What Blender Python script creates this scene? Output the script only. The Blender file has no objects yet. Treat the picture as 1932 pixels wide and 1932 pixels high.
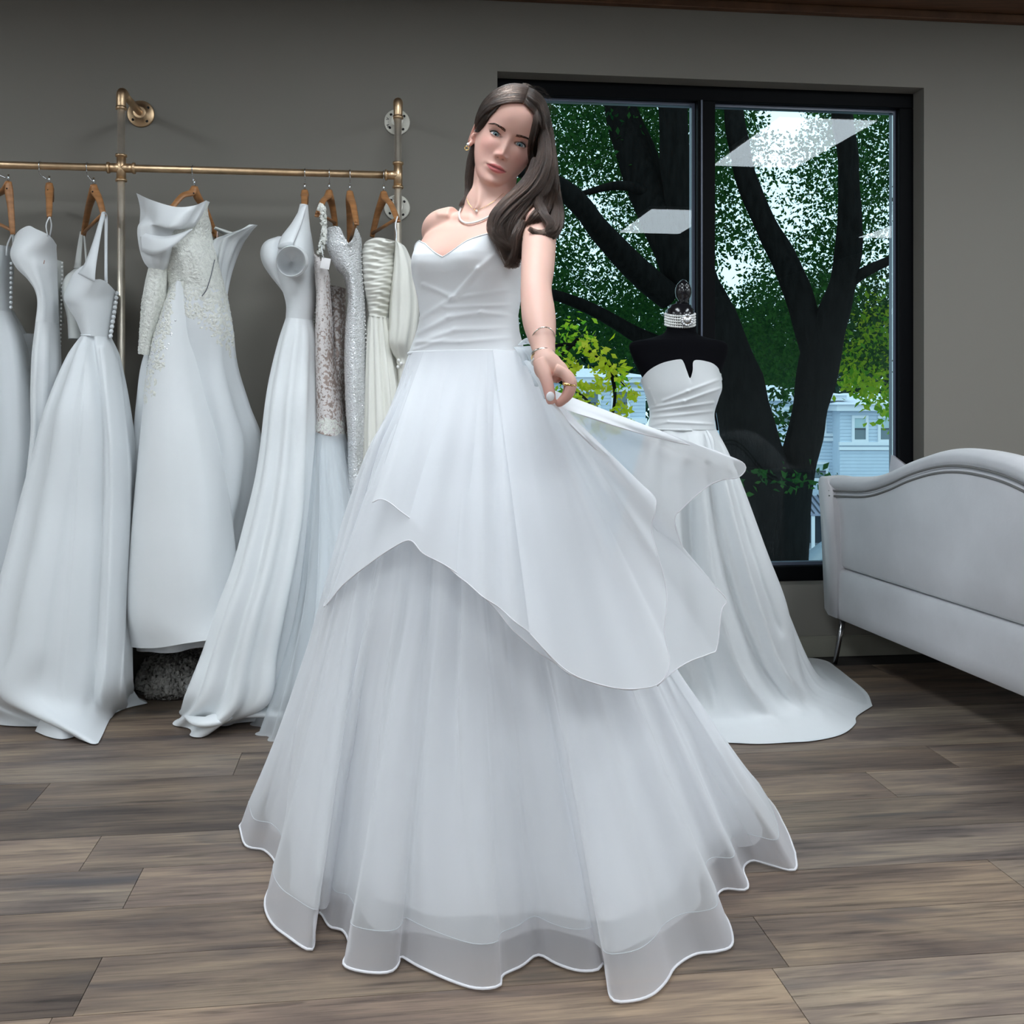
import bpy, bmesh, math, random
import numpy as np
from mathutils import Vector, Matrix

# ------------------------------------------------------------------ camera, world, exposure
S = bpy.context.scene
COL = S.collection
F, CAMZ, CX, CY = 1970.0, 1.04, 966.0, 757.0      # focal length in pixels, lens height, principal point
cam = bpy.data.cameras.new('camera')
cam.sensor_width = 36.0
cam.lens = F / 1932 * 36.0
cam.shift_y = -(966.0 - CY) / 1932.0
cam.clip_start, cam.clip_end = 0.05, 500
cam_o = bpy.data.objects.new('camera', cam)
cam_o.location = (0, 0, CAMZ)
cam_o.rotation_euler = (math.pi / 2, 0, 0)
COL.objects.link(cam_o)
S.camera = cam_o

S.view_settings.view_transform = 'Standard'
S.view_settings.look = 'None'
S.view_settings.gamma = 1.0
S.view_settings.use_curve_mapping = False
S.view_settings.exposure = 0.0
S.cycles.max_bounces = 7
S.cycles.diffuse_bounces = 4
S.cycles.transparent_max_bounces = 24
S.cycles.caustics_reflective = False
S.cycles.caustics_refractive = False
S.cycles.use_denoising = True

SKY = 1.5
PANEL = 15.5
world = bpy.data.worlds.new('sky')
S.world = world
world.use_nodes = True
wn = world.node_tree
bg = wn.nodes['Background']
bg.inputs['Color'].default_value = (0.72, 0.95, 1.0, 1)
bg.inputs['Strength'].default_value = SKY

# ------------------------------------------------------------------ helpers
rng = np.random.default_rng(7)
random.seed(7)
A7 = math.radians(7.0)                       # the window wall is turned 7 degrees to the lens
UX, UY = math.cos(A7), math.sin(A7)          # along the wall, to the right
NX, NY = math.sin(A7), -math.cos(A7)         # out of the wall, into the room
WY0 = 4.105                                  # where the wall meets x = 0


def P(px, py, Y):
    """World point seen at (px, py) of the 1932 picture at depth Y."""
    return np.array([(px - CX) / F * Y, Y, CAMZ - (py - CY) / F * Y])


def FP(px, py, z=0.0):
    """World point at height z seen at (px, py)."""
    return P(px, py, F * (CAMZ - z) / (py - CY))


def proj(V):
    V = np.asarray(V)
    return CX + F * V[..., 0] / V[..., 1], CY - F * (V[..., 2] - CAMZ) / V[..., 1]


def W(u, d, z):
    """Wall coordinates: u along the wall, d out into the room, z up."""
    return np.array([u * UX + d * NX, WY0 + u * UY + d * NY, z])


def Wxy(X, Y):
    dx, dy = X, Y - WY0
    return dx * UX + dy * UY, dx * NX + dy * NY


def put(o, parent=None, label=None, cat=None, group=None, kind=None):
    COL.objects.link(o)
    if parent is not None:
        o.parent = parent
    tag(o, label, cat, group, kind)
    return o


def tag(o, label=None, cat=None, group=None, kind=None):
    if label: o['label'] = label
    if cat: o['category'] = cat
    if group: o['group'] = group
    if kind: o['kind'] = kind
    return o


def empty(name, loc, label=None, cat=None, group=None, kind=None, parent=None):
    o = bpy.data.objects.new(name, None)
    o.location = loc
    o.empty_display_size = 0.1
    put(o, parent, label, cat, group, kind)
    bpy.context.view_layer.update()
    return o


def mesh(name, V, Fc, m=None, parent=None, smooth=True, **kw):
    """Link one mesh object; V is in world space, and the object keeps a real origin under its parent."""
    V = np.asarray(V, dtype=float).reshape(-1, 3)
    if parent is None:
        org = np.array([V[:, 0].mean(), V[:, 1].mean(), V[:, 2].min()])
    else:
        org = V.mean(axis=0)
    me = bpy.data.meshes.new(name)
    me.from_pydata((V - org).tolist(), [], [tuple(f) for f in Fc])
    if smooth:
        me.polygons.foreach_set('use_smooth', np.ones(len(me.polygons), dtype=bool))
    me.update()
    if m is not None:
        for mm in (m if isinstance(m, (list, tuple)) else [m]):
            me.materials.append(mm)
    o = bpy.data.objects.new(name, me)
    o.location = org
    if parent is not None:
        po = np.array(parent.location)
        q = parent.parent
        while q is not None:
            po = po + np.array(q.location); q = q.parent
        o.location = org - po
    put(o, parent, **kw)
    return o


def join(parts):
    Vs, Fs, n = [], [], 0
    for V, Fc in parts:
        V = np.asarray(V).reshape(-1, 3)
        Vs.append(V)
        Fs += [tuple(i + n for i in f) for f in Fc]
        n += len(V)
    return np.concatenate(Vs), Fs


def grid_faces(nu, nv, wrap=False):
    """Faces of a grid stored row by row: nv rows of nu points."""
    fs = []
    for j in range(nv - 1):
        for i in range(nu if wrap else nu - 1):
            i2 = (i + 1) % nu
            fs.append((j * nu + i, j * nu + i2, (j + 1) * nu + i2, (j + 1) * nu + i))
    return fs


def cr(pts, n):
    """Catmull-Rom through the points, n samples evenly in parameter."""
    p = np.asarray(pts, dtype=float)
    if p.ndim == 1: p = p[:, None]
    k = len(p)
    if k == 2:
        t = np.linspace(0, 1, n)[:, None]
        return p[0] * (1 - t) + p[1] * t
    q = np.concatenate([[2 * p[0] - p[1]], p, [2 * p[-1] - p[-2]]])
    t = np.linspace(0, k - 1, n)
    i = np.minimum(t.astype(int), k - 2)
    f = (t - i).reshape([-1] + [1] * (p.ndim - 1))
    a, b, c, d = q[i], q[i + 1], q[i + 2], q[i + 3]
    return 0.5 * (2 * b + (c - a) * f + (2 * a - 5 * b + 4 * c - d) * f ** 2 + (3 * b - a - 3 * c + d) * f ** 3)


def resample(pts, n, closed=False, smooth=0):
    p = np.asarray(pts, dtype=float)
    if smooth:
        p = cr(p, len(p) * smooth)
    if closed: p = np.concatenate([p, p[:1]])
    d = np.concatenate([[0], np.cumsum(np.linalg.norm(np.diff(p, axis=0), axis=1))])
    s = np.linspace(0, d[-1], n + 1)[:-1] if closed else np.linspace(0, d[-1], n)
    return np.stack([np.interp(s, d, p[:, k]) for k in range(p.shape[1])], axis=1)


def tube(pts, rad, seg=10, caps=True, n=None, flat=None):
    """A round tube along the points; rad a number or one per point."""
    p = np.asarray(pts, dtype=float)
    r = np.full(len(p), rad) if np.isscalar(rad) else np.asarray(rad, dtype=float)
    if n:
        r = cr(r, n)[:, 0]; p = cr(p, n)
    T = np.gradient(p, axis=0)
    T /= np.linalg.norm(T, axis=1)[:, None] + 1e-12
    up = np.array([0, 0, 1.0]) if abs(T[0][2]) < .9 else np.array([0, 1.0, 0])
    N = np.cross(T[0], up); N /= np.linalg.norm(N)
    V = []
    ang = np.linspace(0, 2 * np.pi, seg, endpoint=False)
    for i in range(len(p)):
        N = N - T[i] * N.dot(T[i]); N /= np.linalg.norm(N) + 1e-12
        B = np.cross(T[i], N)
        V.append(p[i] + r[i] * (np.cos(ang)[:, None] * N + np.sin(ang)[:, None] * B * (1 if flat is None else flat)))
    V = np.concatenate(V)
    Fc = grid_faces(seg, len(p), True)
    if caps:
        Fc.append(tuple(range(seg))[::-1])
        Fc.append(tuple(range(len(V) - seg, len(V))))
    return V, Fc


def ell(c, r, nu=16, nv=10, R=None):
    """An ellipsoid."""
    c = np.asarray(c, dtype=float)
    r = np.ones(3) * r if np.isscalar(r) else np.asarray(r)
    V = [np.array([0, 0, 1.0])]
    for j in range(1, nv):
        a = math.pi * j / nv
        for i in range(nu):
            b = 2 * math.pi * i / nu
            V.append(np.array([math.sin(a) * math.cos(b), math.sin(a) * math.sin(b), math.cos(a)]))
    V.append(np.array([0, 0, -1.0]))
    V = np.array(V) * r
    if R is not None: V = V @ np.asarray(R).T
    Fc = [(0, 1 + i, 1 + (i + 1) % nu) for i in range(nu)]
    for j in range(nv - 2):
        for i in range(nu):
            a = 1 + j * nu
            Fc.append((a + i, a + nu + i, a + nu + (i + 1) % nu, a + (i + 1) % nu))
    l = len(V) - 1
    b = 1 + (nv - 2) * nu
    Fc += [(l, b + (i + 1) % nu, b + i) for i in range(nu)]
    return V + c, Fc


def box(c, s, ax=None):
    """A box with centre c, full sizes s and axes ax (rows)."""
    ax = np.eye(3) if ax is None else np.asarray(ax)
    V = np.array([[x, y, z] for z in (-.5, .5) for y in (-.5, .5) for x in (-.5, .5)]) * np.asarray(s)
    V = V @ ax + np.asarray(c)
    return V, [(0, 2, 3, 1), (4, 5, 7, 6), (0, 1, 5, 4), (2, 6, 7, 3), (0, 4, 6, 2), (1, 3, 7, 5)]


def lathe(prof, c, axis=(0, 0, 1), seg=24):
    """Turned solid: prof = [(radius, height)] from c along axis."""
    a = Vector(axis).normalized()
    q = Vector((0, 0, 1)).rotation_difference(a).to_matrix()
    V = []
    for r, h in prof:
        for i in range(seg):
            t = 2 * math.pi * i / seg
            V.append(q @ Vector((r * math.cos(t), r * math.sin(t), h)))
    V = np.array(V) + np.asarray(c)
    Fc = grid_faces(seg, len(prof), True)
    Fc.append(tuple(range(seg))[::-1]); Fc.append(tuple(range(len(V) - seg, len(V))))
    return V, Fc


WAX = np.array([[UX, UY, 0], [-NX, -NY, 0], [0, 0, 1]])


def wbox(u0, u1, d0, d1, z0, z1):
    return box(W((u0 + u1) / 2, (d0 + d1) / 2, (z0 + z1) / 2), (abs(u1 - u0), abs(d1 - d0), abs(z1 - z0)), WAX)


def bevel(o, w, seg=2):
    m = o.modifiers.new('bevel', 'BEVEL')
    m.width, m.segments, m.limit_method = w, seg, 'ANGLE'
    m.harden_normals = False
    return o


# ------------------------------------------------------------------ materials
def nt(name):
    m = bpy.data.materials.new(name)
    m.use_nodes = True
    t = m.node_tree
    return m, t, t.nodes['Principled BSDF'], t.nodes['Material Output']


def mat(name, col, rough=.5, metal=0., spec=.5, var=0., vscale=8., bump=0., bscale=40., sheen=0., stretch=None, coord='Object', sss=0.):
    m, t, b, out = nt(name)
    b.inputs['Base Color'].default_value = (*col, 1)
    b.inputs['Roughness'].default_value = rough
    b.inputs['Metallic'].default_value = metal
    b.inputs['Specular IOR Level'].default_value = spec
    if sheen:
        b.inputs['Sheen Weight'].default_value = sheen
    if sss:
        b.inputs['Subsurface Weight'].default_value = sss
        b.inputs['Subsurface Radius'].default_value = (.02, .008, .004)
        b.inputs['Subsurface Scale'].default_value = .3
    if var or bump:
        tc = t.nodes.new('ShaderNodeTexCoord')
        mp = t.nodes.new('ShaderNodeMapping')
        t.links.new(tc.outputs[coord], mp.inputs['Vector'])
        if stretch: mp.inputs['Scale'].default_value = stretch
    if var:
        n = t.nodes.new('ShaderNodeTexNoise')
        n.inputs['Scale'].default_value = vscale
        n.inputs['Detail'].default_value = 4
        t.links.new(mp.outputs[0], n.inputs['Vector'])
        r = t.nodes.new('ShaderNodeMapRange')
        r.inputs['From Min'].default_value = .3; r.inputs['From Max'].default_value = .7
        r.inputs['To Min'].default_value = 1 - var; r.inputs['To Max'].default_value = 1 + var
        t.links.new(n.outputs['Fac'], r.inputs['Value'])
        x = t.nodes.new('ShaderNodeVectorMath'); x.operation = 'SCALE'
        x.inputs[0].default_value = col
        t.links.new(r.outputs[0], x.inputs['Scale'])
        t.links.new(x.outputs[0], b.inputs['Base Color'])
    if bump:
        n = t.nodes.new('ShaderNodeTexNoise')
        n.inputs['Scale'].default_value = bscale
        n.inputs['Detail'].default_value = 5
        t.links.new(mp.outputs[0], n.inputs['Vector'])
        k = t.nodes.new('ShaderNodeBump')
        k.inputs['Strength'].default_value = bump
        k.inputs['Distance'].default_value = .01
        t.links.new(n.outputs['Fac'], k.inputs['Height'])
        t.links.new(k.outputs[0], b.inputs['Normal'])
    return m


def emis(name, col, st):
    m, t, b, out = nt(name)
    e = t.nodes.new('ShaderNodeEmission')
    e.inputs['Color'].default_value = (*col, 1)
    e.inputs['Strength'].default_value = st
    t.links.new(e.outputs[0], out.inputs['Surface'])
    return m


def sheer(name, col, fac, edge, trans=.5):
    """Net cloth: part of the light goes straight through, more is caught where it is seen edge-on."""
    m, t, b, out = nt(name)
    tr = t.nodes.new('ShaderNodeBsdfTransparent')
    df = t.nodes.new('ShaderNodeBsdfDiffuse'); df.inputs['Color'].default_value = (*col, 1)
    tl = t.nodes.new('ShaderNodeBsdfTranslucent'); tl.inputs['Color'].default_value = (*col, 1)
    mx = t.nodes.new('ShaderNodeMixShader'); mx.inputs[0].default_value = trans
    t.links.new(df.outputs[0], mx.inputs[1]); t.links.new(tl.outputs[0], mx.inputs[2])
    lw = t.nodes.new('ShaderNodeLayerWeight'); lw.inputs['Blend'].default_value = .35
    r = t.nodes.new('ShaderNodeMapRange')
    r.inputs['To Min'].default_value = fac; r.inputs['To Max'].default_value = edge
    t.links.new(lw.outputs['Facing'], r.inputs['Value'])
    m2 = t.nodes.new('ShaderNodeMixShader')
    t.links.new(r.outputs[0], m2.inputs[0])
    t.links.new(tr.outputs[0], m2.inputs[1]); t.links.new(mx.outputs[0], m2.inputs[2])
    t.links.new(m2.outputs[0], out.inputs['Surface'])
    return m


M = {}
M['wall'] = mat('wall_paint', (.222, .208, .184), .85, spec=.2, bump=.04, bscale=120)
M['wall2'] = mat('off_white_paint', (.74, .74, .72), .85, spec=.2, bump=.04, bscale=120)
M['trim'] = mat('painted_trim', (.25, .24, .20), .6, spec=.3, bump=.02)
M['ceil'] = mat('brown_ceiling', (.10, .045, .020), .6, var=.3, vscale=6, stretch=(1, 12, 1))
M['frame'] = mat('black_window_frame', (.003, .0035, .0045), .55, spec=.08, bump=.02)
M['frame2'] = mat('grey_frame_edge', (.10, .12, .17), .35, spec=.6)
M['nickel'] = mat('pale_brushed_metal', (.84, .77, .66), .50, 1., var=.06, vscale=30)
M['brass'] = mat('brushed_brass', (.66, .47, .29), .42, 1., var=.12, vscale=30, bump=.03, bscale=200)
M['flange'] = mat('pale_cast_metal', (.72, .70, .62), .5, .25, var=.1, bump=.1, bscale=90)
M['dark'] = mat('dark_hole', (.01, .01, .01), .8)
M['steel'] = mat('hook_steel', (.55, .58, .60), .25, 1.)
M['hwood'] = mat('hanger_wood', (.36, .165, .062), .45, var=.25, vscale=14, stretch=(1, 1, 6), bump=.03)
M['satin'] = mat('white_satin', (.745, .77, .785), .42, spec=.4, var=.02, vscale=5, bump=.10, bscale=7, sheen=.15)
M['satin2'] = mat('white_mikado', (.715, .745, .765), .5, spec=.35, bump=.12, bscale=9, sheen=.15)
M['ivory'] = mat('ivory_satin', (.77, .765, .705), .40, spec=.4, bump=.10, bscale=10, sheen=.1)
M['lining'] = mat('gown_lining', (.70, .72, .70), .7, spec=.2)
M['lace'] = mat('ivory_lace', (.76, .77, .72), .6, var=.12, vscale=90, bump=.8, bscale=110)
M['lace2'] = mat('mauve_lace', (.66, .62, .61), .6)
M['bead'] = mat('pearl_bead', (.86, .86, .84), .18, spec=.8)
M['sparkle'] = mat('crystal', (.95, .97, 1.0), .08, .6, spec=1.)
M['nude'] = mat('nude_mesh', (.34, .265, .235), .7, var=.3, vscale=60, bump=.3, bscale=90)
M['sequin'] = mat('sequin_fabric', (.74, .75, .76), .4, .15, var=.18, vscale=160, bump=.9, bscale=180)
M['tagpaper'] = mat('tag_card', (.82, .80, .80), .6)
M['thread'] = mat('thread', (.45, .22, .16), .6)
M['tulle'] = sheer('white_tulle', (.95, .965, .99), .50, .88, .32)
M['tier'] = sheer('tier_tulle', (.95, .965, .99), .72, .94, .32)
M['tulle_b'] = sheer('soft_tulle', (.86, .90, .93), .55, .9)
M['organza'] = sheer('horsehair_band', (.96, .95, .98), .46, .85, .3)
M['bride'] = mat('bridal_satin', (.90, .92, .945), .42, spec=.4, bump=.05, bscale=10, sheen=.15)
M['brideskirt'] = mat('bridal_lining', (.93, .945, .97), .6, spec=.25, bump=.05, bscale=6, sheen=.2)
M['cord'] = mat('hem_cord', (.80, .79, .82), .6)
M['black'] = mat('black_jersey', (.0025, .0025, .004), .9, spec=.08, bump=.1, bscale=200)
M['blackgloss'] = mat('black_lacquer', (.008, .008, .010), .18, spec=.6)
M['velvet'] = mat('grey_velvet', (.53, .52, .54), .6, spec=.25, var=.07, vscale=5, bump=.04, bscale=60, sheen=.5)
M['welt'] = mat('sofa_piping', (.16, .15, .145), .7)
M['chrome'] = mat('chrome_leg', (.35, .35, .36), .2, 1.)
M['pillow'] = mat('pillow_cloth', (.62, .60, .64), .8, bump=.1)
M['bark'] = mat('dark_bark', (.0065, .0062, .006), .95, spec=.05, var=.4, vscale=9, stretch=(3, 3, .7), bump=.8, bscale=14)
M['silver'] = mat('silver_metal', (.70, .68, .64), .2, 1.)
M['gold'] = mat('gold_metal', (.85, .58, .22), .2, 1.)
M['beige_panel'] = mat('panel_body', (.7, .7, .7), .5)
# ------------------------------------------------------------------ ceiling lights (the room's lamps, plus unseen panels added for fill)
M['panel'] = emis('panel_diffuser', (.87, .945, 1.0), PANEL)
GLASS_D = -.125                                  # the panes stand this far behind the wall face


def mirror(p):
    g = W(0, GLASS_D, 0)
    n = np.array([NX, NY, 0])
    return p - 2 * n * np.dot(p - g, n)


CEIL = 2.645
c0 = mirror(np.array([1.70, 6.43, 2.6]))
u0, d0 = Wxy(c0[0], c0[1])
first = None
place = ['left of the room', 'left of the middle', 'right of the middle', 'right of the room']
rowp = ['nearest the window wall', 'in the second row', 'in the added middle fill row', 'in the added fourth fill row', 'in the added farthest fill row']
place = {-1: 'leftmost in an added fill column', 0: 'second from the left', 1: 'third from the left', 2: 'fourth from the left', 3: 'fifth from the left'}
for r in range(5):
    for c in range(-1, 4 if r < 2 else 2):  # rows past the second and the leftmost column are added to brighten
        u = u0 + (c - 2) * 2.35
        d = d0 + r * 2.80
        g = empty('ceiling_light', W(u, d, CEIL - .03), 'flat LED ceiling panel ' + rowp[r] + ', ' + place[c], 'ceiling light', 'LED panels in the ceiling')
        if first is None:
            V, Fc = wbox(u - .305, u + .305, d - .61, d + .61, CEIL - .025, CEIL - .002)
            a = mesh('panel_body', V, Fc, M['beige_panel'], g, False)
            V, Fc = wbox(u - .285, u + .285, d - .59, d + .59, CEIL - .030, CEIL - .0255)
            b = mesh('diffuser', V, Fc, M['panel'], g, False, label='glowing white diffuser')
            first = (a, b)
        else:
            for s in first:
                k = s.copy(); k.parent = g; COL.objects.link(k)

# ------------------------------------------------------------------ walls, ceiling, trim
UW0, UW1, ZW0, ZW1 = -.058, 1.715, .293, 2.335     # window opening
UL, UR, DB = -6.6, 4.6, 14.4
V, Fc = join([wbox(UL, UW0, -.2, 0, -.2, 3.2), wbox(UW1, UR, -.2, 0, -.2, 3.2),
              wbox(UW0, UW1, -.2, 0, -.2, ZW0), wbox(UW0, UW1, -.2, 0, ZW1, 3.2)])
mesh('wall_back', V, Fc, M['wall'], None, False, kind='structure', label='taupe painted wall with the big window')
mesh('wall_left', *wbox(UL - .2, UL, -.2, DB, -.2, 3.2), M['wall2'], None, False, kind='structure')
mesh('wall_right', *wbox(UR, UR + .2, -.2, DB, -.2, 3.2), M['wall2'], None, False, kind='structure')
mesh('wall_front', *wbox(UL - .2, UR + .2, DB, DB + .2, -.2, 3.2), M['wall'], None, False, kind='structure')
ce = mesh('ceiling', *wbox(UL - .2, UR + .2, -.2, DB + .2, CEIL, CEIL + .25), M['ceil'], None, False, kind='structure', label='dark brown wooden ceiling')
for i in range(22):                                 # ceiling boards along the wall, the first ones are seen
    d = .10 + i * .145
    mesh('board', *wbox(UL, UR, d, d + .138, CEIL - .012, CEIL), M['ceil'], ce, False) if i < 8 else None
bevel(mesh('trim_1', *wbox(UL, UR, 0, .035, CEIL - .035, CEIL), M['ceil'], None, False, kind='structure', label='brown strip where wall meets ceiling'), .004)
V, Fc = join([wbox(UL, UR, 0, .014, 0, .078), wbox(UL, UR, 0, .009, .078, .084)])
mesh('baseboard_back', V, Fc, M['trim'], None, False, kind='structure')

# ------------------------------------------------------------------ window
m, t, b, out = nt('window_glass')
tr = t.nodes.new('ShaderNodeBsdfTransparent'); tr.inputs[0].default_value = (.90, .97, 1.0, 1)
gl = t.nodes.new('ShaderNodeBsdfGlossy'); gl.inputs['Roughness'].default_value = 0
fr = t.nodes.new('ShaderNodeFresnel'); fr.inputs['IOR'].default_value = 1.32
mx = t.nodes.new('ShaderNodeMixShader')
t.links.new(fr.outputs[0], mx.inputs[0]); t.links.new(tr.outputs[0], mx.inputs[1]); t.links.new(gl.outputs[0], mx.inputs[2])
t.links.new(mx.outputs[0], out.inputs['Surface'])
M['glass'] = m
win = empty('window_1', W((UW0 + UW1) / 2, -.13, ZW0), 'black framed two pane shop window', kind='structure')
FR = .062
fd0, fd1 = -.17, -.085
V, Fc = join([wbox(UW0, UW1, fd0, fd1, ZW1 - FR, ZW1), wbox(UW0, UW1, fd0, fd1, ZW0, ZW0 + FR),
              wbox(UW0, UW0 + FR, fd0, fd1, ZW0 + FR, ZW1 - FR), wbox(UW1 - FR, UW1, fd0, fd1, ZW0 + FR, ZW1 - FR)])
bevel(mesh('window_frame', V, Fc, M['frame'], win, False), .004)
UM = Wxy(*(P(1326, 500, 4.30)[:2]))[0]
bevel(mesh('mullion', *wbox(UM - .028, UM + .046, fd0, fd1 + .01, ZW0 + FR, ZW1 - FR), M['frame'], win, False), .004)
gk = 0.012
segs = []
for a0, a1 in ((UW0 + FR, UM - .028), (UM + .046, UW1 - FR)):
    z0, z1 = ZW0 + FR, ZW1 - FR
    V, Fc = join([wbox(a0, a1, -.155, -.118, z1 - gk, z1), wbox(a0, a1, -.155, -.118, z0, z0 + gk),
                  wbox(a0, a0 + gk, -.155, -.118, z0 + gk, z1 - gk), wbox(a1 - gk, a1, -.155, -.118, z0 + gk, z1 - gk)])
    mesh('glazing_bead', V, Fc, M['frame2'], win, False, label='grey-blue bead round the pane')
    mesh('pane', *wbox(a0 + gk, a1 - gk, GLASS_D - .003, GLASS_D + .003, z0 + gk, z1 - gk), M['glass'], win, False)
mesh('mullion_edge', *wbox(UM - .016, UM - .009, fd1 + .01, fd1 + .014, ZW0 + FR, ZW1 - FR), M['frame2'], win, False)

# ------------------------------------------------------------------ plank floor
m, t, b, out = nt('plank_wood')
tc = t.nodes.new('ShaderNodeTexCoord')
oi = t.nodes.new('ShaderNodeObjectInfo')
add = t.nodes.new('ShaderNodeVectorMath'); add.operation = 'MULTIPLY_ADD'
cmb = t.nodes.new('ShaderNodeCombineXYZ')
for k in range(3): t.links.new(oi.outputs['Random'], cmb.inputs[k])
add.inputs[1].default_value = (37, 53, 11)
t.links.new(cmb.outputs[0], add.inputs[0]); t.links.new(tc.outputs['Object'], add.inputs[2])


def wnoise(scale, sc, det=6, dist=0., rough=.6):
    mp = t.nodes.new('ShaderNodeMapping'); mp.inputs['Scale'].default_value = sc
    t.links.new(add.outputs[0], mp.inputs['Vector'])
    n = t.nodes.new('ShaderNodeTexNoise')
    n.inputs['Scale'].default_value = scale; n.inputs['Detail'].default_value = det
    n.inputs['Distortion'].default_value = dist; n.inputs['Roughness'].default_value = rough
    t.links.new(mp.outputs[0], n.inputs['Vector'])
    return n


def ramp(src, stops):
    r = t.nodes.new('ShaderNodeValToRGB')
    e = r.color_ramp.elements
    while len(e) < len(stops): e.new(.5)
    for i, (p_, c_) in enumerate(stops):
        e[i].position = p_; e[i].color = (*c_, 1)
    t.links.new(src, r.inputs[0])
    return r


def mixc(mode, fac, a, b_):
    x = t.nodes.new('ShaderNodeMix'); x.data_type = 'RGBA'; x.blend_type = mode
    if isinstance(fac, float): x.inputs[0].default_value = fac
    else: t.links.new(fac, x.inputs[0])
    t.links.new(a, x.inputs[6])
    t.links.new(b_, x.inputs[7])
    return x.outputs[2]


n1 = wnoise(1.6, (1, 6, 1), 4, .6)
c1 = ramp(n1.outputs['Fac'], [(.28, (.095, .073, .064)), (.45, (.18, .138, .113)), (.58, (.265, .205, .155)), (.74, (.375, .292, .21))])
n2 = wnoise(5, (.7, 16, 1), 8, .3, .7)
c2 = ramp(n2.outputs['Fac'], [(.30, (.34, .32, .32)), (.48, (.86, .85, .85)), (.70, (1.22, 1.18, 1.12))])
col = mixc('MULTIPLY', 1.0, c1.outputs[0], c2.outputs[0])
n3 = wnoise(1.1, (1.2, 5, 1), 2, 1.2)
c3 = ramp(n3.outputs['Fac'], [(.60, (0, 0, 0)), (.72, (1, 1, 1))])
grey = t.nodes.new('ShaderNodeRGB'); grey.outputs[0].default_value = (.080, .073, .076, 1)
g3 = t.nodes.new('ShaderNodeMath'); g3.operation = 'MULTIPLY'; g3.inputs[1].default_value = .65
t.links.new(c3.outputs[0], g3.inputs[0])
col = mixc('MIX', g3.outputs[0], col, grey.outputs[0])
n4 = wnoise(26, (.16, 1.4, 1), 2, .2)
c4 = ramp(n4.outputs['Fac'], [(.27, (.22, .2, .2)), (.34, (1, 1, 1))])
col = mixc('MULTIPLY', .55, col, c4.outputs[0])
col = mixc('MULTIPLY', 1.0, col, oi.outputs['Color'])
t.links.new(col, b.inputs['Base Color'])
b.inputs['Roughness'].default_value = .48
b.inputs['Specular IOR Level'].default_value = .35
bp = t.nodes.new('ShaderNodeBump'); bp.inputs['Strength'].default_value = .25; bp.inputs['Distance'].default_value = .002
t.links.new(n2.outputs['Fac'], bp.inputs['Height']); t.links.new(bp.outputs[0], b.inputs['Normal'])
M['plank'] = m

fl = mesh('floor', *wbox(UL, UR, 0, DB, -.12, -.0045), mat('floor_gap', (.022, .018, .016), .8), None, False, kind='structure', label='brown wood plank floor')
fl_loc = np.array(fl.location)
PW, PL = .1888, 1.262


def vdist(px, py):
    p = FP(px, py)
    return Wxy(p[0], p[1])


D0 = vdist(0, 1818)[1]                                # a joint line seen in the photograph
me0 = None


def plank_mesh(L):
    o = box((0, 0, -.002), (L - .0016, PW - .0016, .004), None)
    me = bpy.data.meshes.new('plank')
    me.from_pydata(o[0].tolist(), [], o[1]); me.update()
    me.materials.append(M['plank'])
    return me


shared = plank_mesh(PL)
# end joints seen in the photograph: (row counted from the joint line at D0 towards the camera, u of a joint)
known = {0: vdist(137, 1917)[0], 1: vdist(232, 1713)[0], 2: vdist(190, 1580)[0], 3: vdist(93, 1480)[0],
         -1: vdist(137, 1917)[0] + .45}
known = {}
for px, py in ((137, 1917), (232, 1713), (190, 1580), (93, 1480), (1780, 1527), (1932, 1675), (1500, 1890)):
    u, d = vdist(px, py)
    r = math.floor((d - D0) / PW - .02)
    known.setdefault(r, u)
tones = {}
trng = random.Random(5)
rows = range(-18, 12)
for r in rows:
    d = D0 + (r + .5) * PW
    if d < .06 or d > 5.5: continue
    base = known.get(r, trng.uniform(-.6, .6))
    k0 = math.floor((-2.6 - base) / PL)
    for k in range(k0, k0 + 6):
        u = base + (k + .5) * PL
        if abs(u) > 3.6 or u - PL / 2 < UL + .01: continue
        p_ = W(u, d, 0)
        o = bpy.data.objects.new('plank', shared)
        o.rotation_euler = (0, 0, A7)
        o.location = p_ - fl_loc
        tn = trng.choice([.62, .75, .9, 1.0, 1.15]) * trng.uniform(.94, 1.06)
        w_ = trng.uniform(-.05, .06)
        if r in (1, 2) and -1.9 < u < .6: tn = .66
        if r == 0 and u < -1.2: tn = .62
        if r >= 1 and d > D0 + PW * .9 and d < D0 + PW * 3: tn = 1.22
        o.color = (tn * (1 + w_), tn, tn * (1 - w_), 1)
        o.parent = fl
        COL.objects.link(o)

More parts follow.
